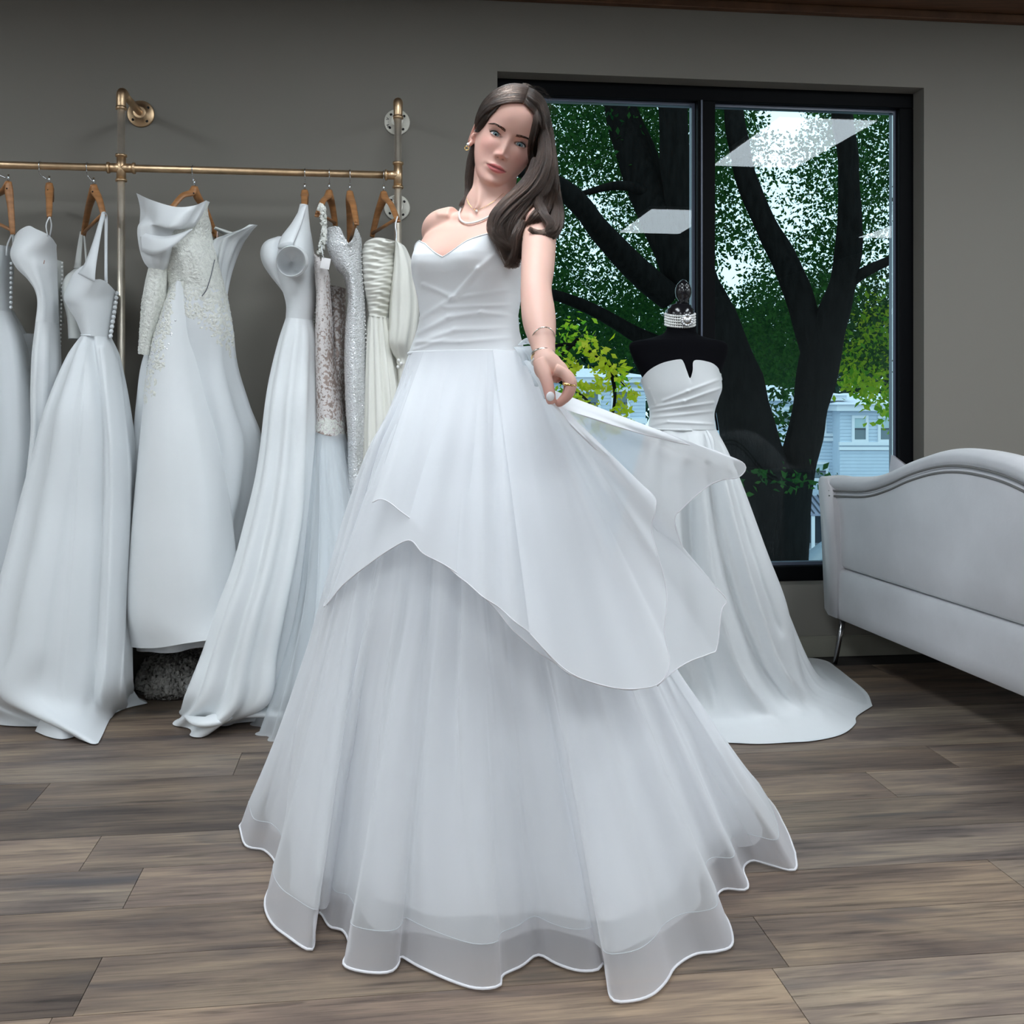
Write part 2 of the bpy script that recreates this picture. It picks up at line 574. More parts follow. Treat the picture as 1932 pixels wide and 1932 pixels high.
# ------------------------------------------------------------------ pipe garment rack
RK = .30                                              # distance of the rack from the wall
zr = 1.852
uL = Wxy(*P(236, 318, 3.69)[:2])[0]
uR = Wxy(*P(751, 332, 3.76)[:2])[0]
rack = empty('garment_rack', W((uL + uR) / 2, RK, 0), 'brass pipe clothes rail on two uprights fixed to the wall', 'garment rack')
R_ = .0128
up = lambda u, z0, z1: tube([W(u, RK, z0), W(u, RK, z1)], R_, 20)
for u in (uL, uR):
    ztop = 2.105
    mesh('upright_pipe', *up(u, .02, ztop - .02), M['nickel'], rack, label='pale brushed upright pipe')
    mesh('floor_flange', *lathe([(.046, 0), (.046, .008), (.024, .012), (.024, .03)], W(u, RK, 0)), M['brass'], rack)
    el = mesh('elbow_fitting', *join([tube([W(u, RK, ztop - .045), W(u, RK, ztop - .012), W(u, RK - .008, ztop + .008), W(u, RK - .026, ztop + .016), W(u, RK - .05, ztop + .016)],
              [.0155, .0165, .0175, .0165, .0155], 20, n=14), lathe([(.0185, -.005), (.0185, .005)], W(u, RK, ztop - .045))]), M['brass'], rack)
    arms = [ztop + .016] + ([1.79] if u == uR else [])
    for z in arms:
        mesh('wall_arm', *tube([W(u, RK - .04 if z > 2 else RK, z), W(u, .012, z)], R_, 20), M['brass'], rack)
        fo = mesh('wall_flange', *lathe([(.050, 0), (.050, .007), (.047, .009), (.026, .010), (.024, .030), (.020, .031)], W(u, 0, z), (NX, NY, 0), 32),
                  M['flange'] if u == uR else M['brass'], rack, label='pale round flange with raised letters' if u == uR else 'round brass flange')
        for k in range(4):
            a = math.radians(40 + 90 * k)
            c_ = W(u + .036 * math.cos(a), .0085, z + .036 * math.sin(a))
            mesh('screw_hole', *lathe([(.0052, 0), (.0052, .0012)], c_, (NX, NY, 0), 12), M['dark'], fo)
        if u == uR:                                    # raised letters on the flange as the photograph shows them
            a0 = math.radians(205 if z > 2 else 150)
            for ch in ('M.V' if z > 2 else 'BLC'):
                fc = bpy.data.curves.new('letter', 'FONT')
                fc.body = ch
                fc.size = .016; fc.extrude = .0008; fc.align_x = 'CENTER'; fc.align_y = 'CENTER'
                fo2 = bpy.data.objects.new('letter', fc)
                COL.objects.link(fo2)
                q = W(u + .037 * math.cos(a0), .0098, z + .037 * math.sin(a0))
                fo2.matrix_world = Matrix.Translation(q) @ Matrix.Rotation(A7, 4, 'Z') @ Matrix.Rotation(math.pi / 2, 4, 'X') @ Matrix.Rotation(a0 - math.pi / 2, 4, 'Z')
                bpy.context.view_layer.update()
                ml = bpy.data.meshes.new_from_object(fo2.evaluated_get(bpy.context.evaluated_depsgraph_get()))
                Vl = np.array([(fo2.matrix_world @ v.co)[:] for v in ml.vertices])
                Fl = [tuple(f.vertices) for f in ml.polygons]
                bpy.data.objects.remove(fo2); bpy.data.meshes.remove(ml)
                mesh('letter', Vl, Fl, M['dark'], fo, False)
                a0 -= .36
mesh('rail', *tube([W(-3.2, RK, zr), W(uR - .02, RK, zr)], R_, 20), M['brass'], rack)
for u, arms in ((uL, (-1, 1)), (uR, (-1,))):
    parts = [tube([W(u, RK, zr - .045), W(u, RK, zr + .045)], .0158, 20), lathe([(.0195, -.004), (.0195, .004)], W(u, RK, zr - .043)),
             lathe([(.0195, -.004), (.0195, .004)], W(u, RK, zr + .043))]
    for s in arms:
        parts += [tube([W(u, RK, zr), W(u + s * .045, RK, zr)], .0158, 20), lathe([(.0195, -.004), (.0195, .004)], W(u + s * .043, RK, zr), (UX, UY, 0))]
    mesh('cross_fitting' if len(arms) == 2 else 'tee_fitting', *join(parts), M['brass'], rack)
# ------------------------------------------------------------------ cloth lofts
NU = 220


def ring(xl, yl, xr, yr, Y, dh, n=NU, back=1.0):
    """Closed horizontal-ish ring: left end, across the front, right end, round the back."""
    a, b = P(xl, yl, Y), P(xr, yr, Y)
    c, h = (a + b) / 2, (b - a) / 2
    u = np.linspace(0, 2 * np.pi, n, endpoint=False)
    d = np.where(np.sin(u) >= 0, dh, dh * back)
    V = c - h * np.cos(u)[:, None]
    V[:, 1] -= d * np.sin(u)
    return V


def fring(front, back, n=NU):
    """Closed ring from front points (left to right) and back points (right to left)."""
    f = resample(front, n // 2 + 1, smooth=4)
    b = resample([f[-1]] + list(back) + [f[0]], n - n // 2 + 1, smooth=4)
    return np.concatenate([f[:-1], b[:-1]])


def folds(n, k, seed, sharp=1.0):
    r = np.random.default_rng(seed)
    u = np.linspace(0, 2 * np.pi, n, endpoint=False)
    y = np.zeros(n)
    for i in range(4):
        kk = max(2, int(round(k * r.uniform(.6, 1.5))))
        y += r.uniform(.5, 1) * np.cos(kk * u + r.uniform(0, 6.28))
    y /= np.abs(y).max()
    return np.sign(y) * np.abs(y) ** sharp


def loft(rings, m, amps=None, k=8, seed=1, sharp=.8, twist=0., power=None):
    """Smooth surface through the rings; amps is the fold depth (m) at each ring."""
    R = np.asarray(rings)
    n = R.shape[1]
    q = cr(R.reshape(len(R), -1), m).reshape(m, n, 3)
    if amps is not None:
        a = np.interp(np.linspace(0, len(R) - 1, m), np.arange(len(R)), amps)
        f1, f2 = folds(n, k, seed, sharp), folds(n, k, seed + 50, sharp)
        for j in range(m):
            if a[j] == 0: continue
            t_ = j / (m - 1)
            f = f1 * (1 - t_) + f2 * t_ if twist else f1
            g = np.roll(q[j], -1, 0) - np.roll(q[j], 1, 0)
            nn = np.stack([g[:, 1], -g[:, 0], np.zeros(n)], 1)
            nn /= np.linalg.norm(nn, axis=1)[:, None] + 1e-9
            q[j] += nn * (a[j] * f)[:, None]
    return q


def loft_mesh(name, q, mt, parent, **kw):
    q[:, :, 2] = np.maximum(q[:, :, 2], .004)
    m_, n, _ = q.shape
    return mesh(name, q.reshape(-1, 3), grid_faces(n, m_, True), mt, parent, **kw)


def rows(lst, back=.6):
    return [ring(*r[:6], back=back) for r in lst]


def ridge(px, py, a, b, w):
    a, b = np.array(a, float), np.array(b, float)
    t_ = ((px - a[0]) * (b[0] - a[0]) + (py - a[1]) * (b[1] - a[1])) / ((b - a) ** 2).sum()
    tt = np.clip(t_, 0, 1)
    d = np.hypot(px - a[0] - tt * (b[0] - a[0]), py - a[1] - tt * (b[1] - a[1]))
    return np.exp(-(d / w) ** 2)


def ribbon(name, A, B, mt, parent, th=.002, n=24, k=5, **kw):
    """A flat band of cloth between two edges, with real thickness."""
    a, b = cr([P(*p_) for p_ in A], n), cr([P(*p_) for p_ in B], n)
    t_ = np.linspace(0, 1, k)[None, :, None]
    g_ = a[:, None] * (1 - t_) + b[:, None] * t_
    g_[:, :, 1] -= .004 * np.sin(np.pi * t_[..., 0])
    o = mesh(name, g_.reshape(-1, 3), grid_faces(k, n), mt, parent, **kw)
    m_ = o.modifiers.new('thickness', 'SOLIDIFY'); m_.thickness = th
    return o


def scatter(name, q, sel, count, size, mt, parent, seed=3, flat=.5, inst=None, **kw):
    """Small beads or petals sewn on a loft; one 'stuff' part."""
    r = np.random.default_rng(seed)
    m_, n, _ = q.shape
    px, py = proj(q)
    ok = [(j, i) for j in range(1, m_ - 1) for i in range(n) if sel(px[j, i], py[j, i], i / n)]
    if not ok: return
    prt = []
    for _ in range(count):
        j, i = ok[r.integers(len(ok))]
        p = q[j, i] + (q[j, (i + 1) % n] - q[j, i]) * r.random() + (q[j - 1, i] - q[j, i]) * r.random()
        g = q[j, (i + 1) % n] - q[j, i - 1]; v = q[j - 1, i] - q[j + 1, i]
        nn = np.cross(g, v); nn /= np.linalg.norm(nn) + 1e-9
        if nn.dot(np.array([0, -1, 0])) < 0 and i < n // 2: nn = -nn
        s = size * r.uniform(.6, 1.3)
        t1 = g / (np.linalg.norm(g) + 1e-9); t2 = np.cross(nn, t1)
        a = r.uniform(0, 6.28)
        x_, y_ = t1 * math.cos(a) + t2 * math.sin(a), -t1 * math.sin(a) + t2 * math.cos(a)
        el = 1.0 if flat > .8 else 1.7
        V = np.array([p + x_ * s * el, p + y_ * s, p - x_ * s * el, p - y_ * s, p + nn * s * flat])
        prt.append((V, [(0, 1, 4), (1, 2, 4), (2, 3, 4), (3, 0, 4)]))
    V, Fc = join(prt)
    return mesh(name, V, Fc, mt, parent, kind='stuff', **kw)


_bm = {}


def beads(name, pts, r, mt, parent, label=None):
    """Separate small round pieces sharing one mesh."""
    key = (name, r)
    if key not in _bm:
        V, Fc = ell((0, 0, 0), (r, r, r), 8, 6)
        me = bpy.data.meshes.new(name); me.from_pydata(V.tolist(), [], Fc)
        me.polygons.foreach_set('use_smooth', np.ones(len(me.polygons), dtype=bool))
        me.materials.append(mt); _bm[key] = me
    po = np.array(parent.location)
    if parent.parent: po = po + np.array(parent.parent.location)
    for p in pts:
        o = bpy.data.objects.new(name, _bm[key]); o.location = np.asarray(p) - po
        o.parent = parent; COL.objects.link(o)


def strap(name, pts, w, mt, parent, th=.0015):
    return mesh(name, *tube(pts, w, 8, n=max(8, len(pts) * 4), flat=.35), mt, parent)


# ------------------------------------------------------------------ hangers
def hanger(px, py_rail, py_head, ends, label, cross=True, Yh=3.70):
    """Hook on the rail, wooden body with two arms ending at the given picture points and depths."""
    g = empty('wooden_hanger', P(px, py_head, Yh), label, 'hanger', 'wooden hangers on the brass rail')
    u = Wxy(*P(px, py_rail, 3.7)[:2])[0]
    top = W(u, RK, zr)
    k = []
    for a in np.linspace(-40, 195, 16):
        a = math.radians(a)
        k.append(top + np.array([NX, NY, 0]) * math.cos(a) * .0155 + np.array([0, 0, 1]) * math.sin(a) * .0155)
    head = P(px, py_head, top[1])
    k = k[::-1]
    k = [k[0]] + k[1:]
    low = top + np.array([0, 0, -.03])
    mesh('hook', *tube(k[::1] + [low - np.array([0, 0, .01]), head + np.array([0, 0, .01])] if False else k + [(k[-1] + low) / 2 + np.array([NX, NY, 0]) * .004, low, head + np.array([0, 0, .006])], .0017, 8, n=60), M['steel'], g)
    mesh('ferrule', *tube([head + np.array([0, 0, .022]), head - np.array([0, 0, .002])], .0035, 10), M['steel'], g, label='bright metal sleeve')
    E = [P(*e) for e in ends]
    prt = []
    for e in E:
        a = head - np.array([0, 0, .004])
        dirv = e - a
        pts = [a, a + dirv * .12 + np.array([0, 0, -.012]), a + dirv * .5 + np.array([0, 0, .008]), a + dirv * .85 + np.array([0, 0, .004]), e]
        prt.append(tube(pts, [.011, .015, .012, .0105, .0085], 10, n=16, flat=.5))
    mesh('hanger_body', *join(prt), M['hwood'], g)
    if cross:
        a = E[0] + np.array([0, 0, .012]); b = E[1] + np.array([0, 0, .012])
        mesh('cross_bar', *tube([a, b], .006, 8), M['hwood'], g)
    mesh('nail', *ell(head + np.array([.002, -.016, -.03]), (.003, .003, .003), 8, 6), M['dark'], g)
    return g


hanger(16, 312, 341, [(-40, 410, 3.78), (24, 442, 3.58)], 'wooden hanger nearest the left picture edge with two arms showing')
hanger(93, 314, 344, [(93, 409, 3.52), (97, 380, 3.84)], 'wooden hanger seen edge-on above the strapless cup gown', False)
hanger(177, 318, 347, [(157, 446, 3.84), (196, 408, 3.56)], 'wooden hanger holding the wide-strap square-neck gown')
hanger(367, 323, 350, [(322, 395, 3.60), (408, 448, 3.80)], 'wooden hanger behind the lace gown with big collar bow')
hanger(575, 329, 357, [(574, 392, 3.56), (577, 385, 3.82)], 'wooden hanger seen edge-on above the plain off-shoulder gown', False)
hanger(621, 330, 357, [(598, 408, 3.52), (633, 427, 3.82)], 'wooden hanger holding the nude lace gown with price tag')
hanger(660, 331, 359, [(673, 424, 3.54), (660, 462, 3.82)], 'wooden hanger above the sequined V-neck gown')
hanger(724, 333, 360, [(702, 447, 3.84), (751, 418, 3.52)], 'wooden hanger by the right brass upright, over the ruched gown')

# ------------------------------------------------------------------ gown 1, cut by the left picture edge
g = empty('wedding_gown', FP(0, 1330) + np.array([-.05, .25, 0]), 'white satin gown cut off by the left picture edge, buttons down its back', 'gown', 'wedding gowns on the rail')
q = loft(rows([(-60, 474, 21, 466, 3.66, .10), (-58, 500, 23, 505, 3.66, .11), (-52, 545, 21, 550, 3.66, .10), (-48, 584, 20, 588, 3.66, .085)]), 24)
loft_mesh('bodice', q, M['satin2'], g)
q = loft(rows([(-48, 584, 20, 588, 3.66, .085), (-60, 640, 42, 640, 3.66, .13), (-78, 710, 58, 705, 3.66, .16), (-95, 790, 68, 785, 3.66, .19), (-110, 870, 69, 870, 3.66, .21),
               (-135, 1050, 66, 1050, 3.66, .24), (-165, 1355, 72, 1352, 3.62, .27)]), 70, [0, .006, .01, .014, .018, .022, .026], 7, 11)
loft_mesh('skirt', q, M['satin2'], g)
q = loft(rows([(0, 585, 24, 586, 3.73, .05), (0, 640, 55, 640, 3.74, .05), (0, 690, 70, 690, 3.75, .05), (0, 1300, 88, 1300, 3.74, .07)]), 30)
loft_mesh('train', q, M['satin2'], g)
strap('strap', [P(23, 440, 3.58), P(14, 462, 3.60), P(12, 482, 3.60)], .003, M['satin2'], g)
strap('strap', [P(24, 440, 3.58), P(25, 462, 3.62), P(24, 482, 3.64)], .003, M['satin2'], g)
beads('button', [P(21.5 - .1 * i, 497 + i * 9.2, 3.62) for i in range(10)], .0058, M['satin2'], g)

# ------------------------------------------------------------------ gown 2, strapless cups, narrow
g = empty('wedding_gown', FP(95, 1340) + np.array([0, .2, 0]), 'white strapless mermaid gown with rounded cup and beaded edge, second from left', 'gown', 'wedding gowns on the rail')
topf = [P(27, 445, 3.60), P(37, 434, 3.57), P(54, 426, 3.55), P(68, 432, 3.53), P(86, 440, 3.51), P(98, 449, 3.52), P(107, 462, 3.57)]
tring = fring(topf, [P(100, 470, 3.70), P(70, 455, 3.73), P(40, 455, 3.70)])
q = loft([tring] + rows([(25, 478, 106, 486, 3.60, .085), (36, 506, 106, 510, 3.60, .085), (60, 530, 106, 534, 3.60, .08), (75, 552, 107, 556, 3.60, .075), (79, 575, 108, 578, 3.60, .072),
               (75, 610, 109, 610, 3.60, .075)]), 50, [0, 0, .002, .002, .002, .002, .002], 6, 5)
loft_mesh('bodice', q, M['satin'], g)
q = loft(rows([(75, 610, 109, 610, 3.60, .075), (70, 670, 112, 670, 3.60, .09), (69, 740, 112, 740, 3.60, .10), (70, 812, 110, 812, 3.60, .10), (66, 880, 116, 880, 3.60, .11),
               (50, 1050, 150, 1050, 3.60, .15), (20, 1335, 190, 1340, 3.60, .20)]), 70, [0, .003, .003, .004, .01, .02, .03], 8, 8)
loft_mesh('skirt', q, M['satin'], g)
q = loft(rows([(100, 490, 117, 493, 3.68, .05), (103, 560, 118, 560, 3.68, .05), (106, 610, 117, 610, 3.68, .05)]), 14)
loft_mesh('back_panel', q, M['lining'], g)
beads('pearl', [P(117.0 - 5.5 * max(0, (i - 6)) / 22, 496 + i * 7.8, 3.63) for i in range(29)], .0042, M['bead'], g)
strap('strap', [P(93, 409, 3.50), P(87, 425, 3.50), P(90, 446, 3.51)], .0022, M['satin'], g)
strap('strap', [P(94, 409, 3.52), P(97, 425, 3.54), P(94, 446, 3.56)], .0022, M['satin'], g)
mesh('thread_mark', *tube([P(84, 491, 3.512), P(82.5, 498, 3.512)], .0012, 6), M['thread'], g)

# ------------------------------------------------------------------ gown 3, wide straps, ball skirt
g = empty('wedding_gown', FP(130, 1385) + np.array([0, .2, 0]), 'white square-neck ball gown with wide straps and a row of back buttons', 'gown', 'wedding gowns on the rail')
topf = [P(129, 535, 3.52), P(137, 518, 3.49), P(150, 505, 3.48), P(164, 499, 3.47), P(172, 510, 3.46), P(178, 526, 3.45), P(190, 527, 3.46), P(203, 534, 3.48), P(222, 554, 3.56)]
tring = fring(topf, [P(212, 548, 3.68), P(180, 530, 3.72), P(140, 530, 3.68)])
q = loft([tring] + rows([(127, 560, 220, 568, 3.57, .105), (134, 582, 217, 592, 3.57, .095), (149, 607, 213, 612, 3.57, .085), (160, 634, 209, 638, 3.57, .078)]), 40)
loft_mesh('bodice', q, M['satin2'], g)
q = loft(rows([(140, 508, 152, 507, 3.66, .01), (126, 524, 150, 522, 3.66, .04), (121, 542, 150, 540, 3.66, .05), (122, 565, 150, 565, 3.66, .05), (130, 600, 160, 600, 3.66, .05), (132, 640, 165, 640, 3.66, .05)]), 16)
loft_mesh('far_cup', q, M['lining'], g)
hem = fring([FP(-48, 1366), FP(20, 1371), FP(105, 1373), FP(128, 1378), FP(142, 1383), FP(156, 1374, 0.02), FP(160, 1397), FP(184, 1405), FP(204, 1372), FP(216, 1345), FP(236, 1338), FP(248, 1320)],
            [P(250, 1290, 3.60), P(190, 1275, 3.66), P(60, 1275, 3.68), P(-40, 1290, 3.66)])
q = loft(rows([(160, 632, 209, 637, 3.57, .078), (139, 668, 224, 672, 3.56, .11), (118, 719, 235, 722, 3.55, .14), (97, 782, 245, 782, 3.54, .17), (75, 863, 257, 870, 3.53, .175),
               (54, 939, 257, 950, 3.52, .18), (33, 1024, 254, 1030, 3.50, .185), (10, 1110, 249, 1115, 3.48, .19), (-14, 1200, 247, 1200, 3.46, .19), (-32, 1290, 248, 1285, 3.45, .20)]) + [hem], 110,
         [0, .008, .011, .013, .015, .017, .018, .019, .019, .018, .008], 7, 23, .6)
PX_, PY_ = proj(q)
fm_ = (np.arange(NU)[None, :] < NU // 2)
for pts, w_, h_ in (([(170, 640), (188, 800), (187, 1000), (178, 1200), (163, 1392)], 7, -.022), ([(196, 660), (214, 850), (212, 1050), (203, 1250), (186, 1400)], 8, .020), ([(222, 680), (238, 900), (232, 1150), (218, 1340)], 6, -.016),
                    ([(158, 700), (148, 850), (134, 1050), (118, 1250), (107, 1372)], 2.2, -.005)):
    pp_ = cr(pts, 14)
    rr_ = np.max([ridge(PX_, PY_, pp_[i], pp_[i + 1], w_) for i in range(13)], axis=0)
    q[:, :, 1] -= rr_ * h_ * fm_ * np.clip((q[:, :, 2] - .01) / .1, 0, 1)
loft_mesh('skirt', q, M['satin2'], g)
mesh('waist_seam', *tube(rows([(159, 633, 210, 638, 3.57, .080)])[0][:61], .003, 6), M['satin2'], g)
tr_ = fring([FP(66, 1382), FP(90, 1392), FP(118, 1397), FP(150, 1390)], [FP(150, 1370), FP(100, 1365)], 60)
tc_ = tr_.mean(0) + np.array([0, .02, .05])
q = np.stack([tr_, tc_ + (tr_ - tc_) * .8 + np.array([0, 0, .03]), tc_ + (tr_ - tc_) * .3 + np.array([0, 0, .03])])
loft_mesh('train', q, M['satin2'], g)
tr_ = fring([FP(212, 1350), FP(240, 1338), FP(279, 1329)], [FP(270, 1322), FP(230, 1318)], 60)
tc_ = tr_.mean(0) + np.array([-.03, .02, .06])
q = np.stack([tr_, tc_ + (tr_ - tc_) * .7 + np.array([0, 0, .0]), tc_ + (tr_ - tc_) * .2 + np.array([0, 0, .04])])
loft_mesh('train', q, M['satin2'], g)
beads('button', [P(221 - i * 1.35, 553 + i * 9.0, 3.535) for i in range(10)], .0075, M['satin2'], g)
ribbon('strap', [(193, 400, 3.548), (184, 430, 3.515), (173, 465, 3.475), (160, 498, 3.462), (148, 516, 3.478)], [(199, 403, 3.550), (193, 430, 3.515), (187, 465, 3.470), (181, 505, 3.448), (179, 532, 3.445)], M['satin2'], g, label='wide satin strap')
mesh('strap', *tube([P(196, 400, 3.55), P(200, 410, 3.57), P(200, 450, 3.58), P(200, 500, 3.57), P(200, 534, 3.50)], .0055, 8, n=24, flat=.3), M['satin2'], g)
mesh('strap', *join([tube([P(154, 437, 3.84), P(150, 470, 3.78), P(146, 506, 3.66)], [.006, .009, .012], 8, n=14, flat=.25),
                     tube([P(158, 440, 3.84), P(161, 470, 3.80), P(163, 500, 3.72)], .0035, 8, n=14, flat=.4)]), M['lining'], g)

# ------------------------------------------------------------------ gown 4, lace bodice, collar bow
g = empty('wedding_gown', FP(350, 1300) + np.array([0, .2, .2]), 'white gown with lace bodice, folded satin collar, long lace sleeve and raised plain hem', 'gown', 'wedding gowns on the rail')
topf = [P(300, 405, 3.50), P(330, 400, 3.46), P(360, 395, 3.45), P(389, 380, 3.46), P(392, 400, 3.50)]
tring = fring(topf, [P(398, 440, 3.68), P(350, 420, 3.72), P(310, 415, 3.66)])
bq = loft([tring] + rows([(300, 440, 400, 450, 3.57, .12), (312, 490, 412, 500, 3.57, .115), (318, 530, 424, 545, 3.57, .10), (322, 556, 424, 566, 3.57, .085), (326, 590, 420, 600, 3.57, .06)]), 60,
          [0, .002, .003, .004, .003, .0], 9, 31)
loft_mesh('bodice', bq, M['lace'], g, label='ivory lace bodice')
q = loft(rows([(319, 538, 427, 550, 3.57, .099), (314, 566, 432, 578, 3.57, .10), (302, 612, 438, 620, 3.58, .105), (272, 680, 446, 690, 3.62, .13), (261, 760, 468, 765, 3.64, .15), (256, 830, 491, 834, 3.66, .17), (256, 920, 484, 925, 3.66, .18),
               (262, 1010, 466, 1005, 3.66, .18), (270, 1215, 440, 1200, 3.66, .18)]), 70, [0, .002, .006, .01, .013, .016, .02, .02, .02], 8, 33)
loft_mesh('back_skirt', q, M['satin2'], g)
scatter('lace_edge', q, lambda x, y, f: f < .5 and y < 600 + 60 * max(0, (x - 360) / 60), 700, .0056, M['lace'], g, 16)
hem = fring([P(240, 1219, 3.50), P(262, 1223, 3.42), P(300, 1222, 3.37), P(350, 1214, 3.34), P(400, 1206, 3.36), P(440, 1199, 3.42), P(463, 1190, 3.50)],
            [P(450, 1180, 3.62), P(350, 1190, 3.68), P(250, 1200, 3.62)])
fq = loft(rows([(338, 532, 352, 534, 3.50, .05), (324, 556, 362, 558, 3.53, .085), (308, 598, 370, 602, 3.54, .105), (291, 650, 375, 655, 3.54, .115), (278, 730, 388, 735, 3.53, .12), (269, 818, 407, 815, 3.52, .13),
                (259, 923, 428, 923, 3.51, .14), (249, 1044, 443, 1044, 3.50, .15), (243, 1150, 458, 1140, 3.50, .155)]) + [hem], 90, [0, 0, .001, .002, .003, .004, .005, .006, .007, .006], 4, 38)
loft_mesh('front_skirt', fq, M['satin'], g)
# folded satin collar and its points
cq = loft([fring([P(257, 364, 3.52), P(285, 377, 3.43), P(330, 390, 3.38), P(365, 388, 3.39), P(389, 378, 3.45)], [P(392, 384, 3.53), P(330, 398, 3.62), P(270, 378, 3.60)]),
           fring([P(262, 380, 3.52), P(288, 394, 3.42), P(330, 405, 3.37), P(360, 402, 3.385), P(380, 396, 3.44)], [P(384, 400, 3.53), P(330, 410, 3.62), P(274, 392, 3.60)]),
           fring([P(265, 400, 3.52), P(290, 420, 3.41), P(320, 430, 3.37), P(345, 430, 3.39), P(364, 424, 3.43)], [P(362, 430, 3.53), P(325, 440, 3.60), P(280, 420, 3.60)]),
           ring(263, 433, 345, 440, 3.50, .085), ring(266, 470, 338, 474, 3.50, .075), ring(274, 495, 326, 500, 3.50, .06), ring(283, 508, 316, 512, 3.50, .04)], 50,
          [0, .004, .006, .006, .008, .006, .003], 5, 41)
loft_mesh('collar', cq, M['satin'], g, label='folded white satin collar')
ribbon('collar_point', [(264, 436, 3.44), (290, 444, 3.405), (325, 444, 3.395), (363, 431, 3.42)], [(267, 474, 3.43), (292, 480, 3.40), (325, 466, 3.392), (364, 433, 3.42)], M['satin'], g)
q = loft(rows([(283, 500, 318, 505, 3.50, .040), (275, 533, 314, 538, 3.50, .042), (269, 570, 311, 574, 3.50, .042), (266, 610, 300, 612, 3.50, .038), (263, 650, 290, 652, 3.50, .03),
               (262, 668, 288, 671, 3.50, .028)]), 40, [0, .003, .004, .003, .002, .002], 6, 43)
loft_mesh('sleeve', q, M['lace'], g, label='long lace sleeve')
scatter('sleeve_lace', q, lambda x, y, f: f < .5 and y > 560, 420, .0045, M['lace'], g, 4)
q = loft(rows([(470, 424, 486, 425, 3.55, .01), (452, 436, 476, 434, 3.57, .03), (425, 447, 466, 446, 3.60, .05), (404, 458, 456, 460, 3.62, .06), (402, 490, 442, 492, 3.64, .06), (404, 530, 432, 528, 3.66, .05),
               (410, 565, 427, 562, 3.66, .04)]), 44, [0, .002, .005, .007, .007, .006, .003], 7, 45)
loft_mesh('collar_wing', q, M['satin'], g, label='stiff pointed collar end on the right')
mesh('collar_wing', *tube([P(405, 430, 3.72), P(430, 440, 3.74), P(458, 446, 3.72)], [.012, .02, .006], 10, n=16, flat=.4), M['lining'], g)
mesh('zipper', *tube([P(405, 490, 3.475), P(398, 520, 3.462), P(390, 545, 3.455), P(381, 559, 3.452)], .0018, 6, n=20), mat('zip_teeth', (.12, .13, .14), .4, .4), g)
scatter('lace_flower', bq, lambda x, y, f: f < .5 and y > 400, 900, .0052, M['lace'], g, 5)
scatter('lace_flower', fq, lambda x, y, f: f < .5 and ((y < 700 and (x - 345 + (y - 560) * .10) < -18 - (y - 560) * .02) or (700 <= y < 760 and x < 292) or (y < 780 and x > 372 + (y - 650) * .25)), 700, .0055, M['lace'], g, 6)
scatter('crystal', fq, lambda x, y, f: f < .5 and 600 < y < 700 and x < 332 - (y - 600) * .25 and x > 290 - (y - 600) * .2, 60, .004, M['sparkle'], g, 7, .9)
mesh('ribbon_loop', *tube([P(410, 437, 3.60), P(409, 450, 3.60)], .0015, 6), mat('pink_ribbon', (.75, .55, .52), .6), g)

# ------------------------------------------------------------------ gown 5, off shoulder, pooled train
g = empty('wedding_gown', FP(430, 1380) + np.array([.2, .35, 0]), 'plain white off-shoulder gown with open cap sleeve and train pooled on the floor', 'gown', 'wedding gowns on the rail')
q = loft(rows([(566, 386, 581, 387, 3.56, .02), (560, 408, 583, 408, 3.56, .03), (550, 428, 585, 430, 3.56, .05), (538, 447, 589, 452, 3.56, .075), (527, 470, 592, 478, 3.56, .095), (524, 505, 595, 512, 3.57, .10),
               (532, 540, 596, 545, 3.58, .095), (541, 575, 594, 580, 3.58, .08), (540, 606, 590, 606, 3.58, .075)]), 60)
loft_mesh('bodice', q, M['satin'], g)
q = loft(rows([(524, 447, 545, 450, 3.62, .03), (502, 458, 540, 458, 3.62, .06), (493, 475, 540, 478, 3.62, .07), (496, 497, 545, 500, 3.62, .07), (510, 520, 550, 524, 3.62, .06), (530, 545, 556, 550, 3.60, .05), (541, 562, 560, 566, 3.59, .04)]), 40)
loft_mesh('bodice_cup', q, M['satin'], g)
prt = []
for k, (rx, yy, dx) in enumerate([(29, 3.46, 4), (29.5, 3.42, 2), (28.5, 3.39, 0), (27.5, 3.385, 0), (26, 3.395, 0), (24, 3.42, 0), (14, 3.435, 0), (1, 3.44, 0)]):
    a = np.linspace(0, 2 * np.pi, 48, endpoint=False)
    prt.append(np.array([P(549 + dx + rx * math.cos(t_), 493 + rx * math.sin(t_) * 1.02, yy + .03 * math.sin(t_)) for t_ in a]))
mesh('cap_sleeve', np.concatenate(prt), grid_faces(48, 8, True), M['satin'], g, label='round open cap sleeve')
mesh('sleeve_cap_top', *tube([P(574, 388, 3.53), P(560, 420, 3.50), P(545, 446, 3.46), P(538, 464, 3.43)], [.012, .022, .032, .03], 12, n=20, flat=.4), M['satin'], g)
hem = fring([P(372, 1285, 3.50), FP(352, 1336), FP(334, 1366), FP(350, 1382), FP(384, 1391), FP(408, 1368), FP(428, 1374), FP(456, 1368), FP(482, 1362), FP(520, 1366)],
            [FP(560, 1330), FP(570, 1290), P(480, 1260, 3.95), P(400, 1262, 3.85)])
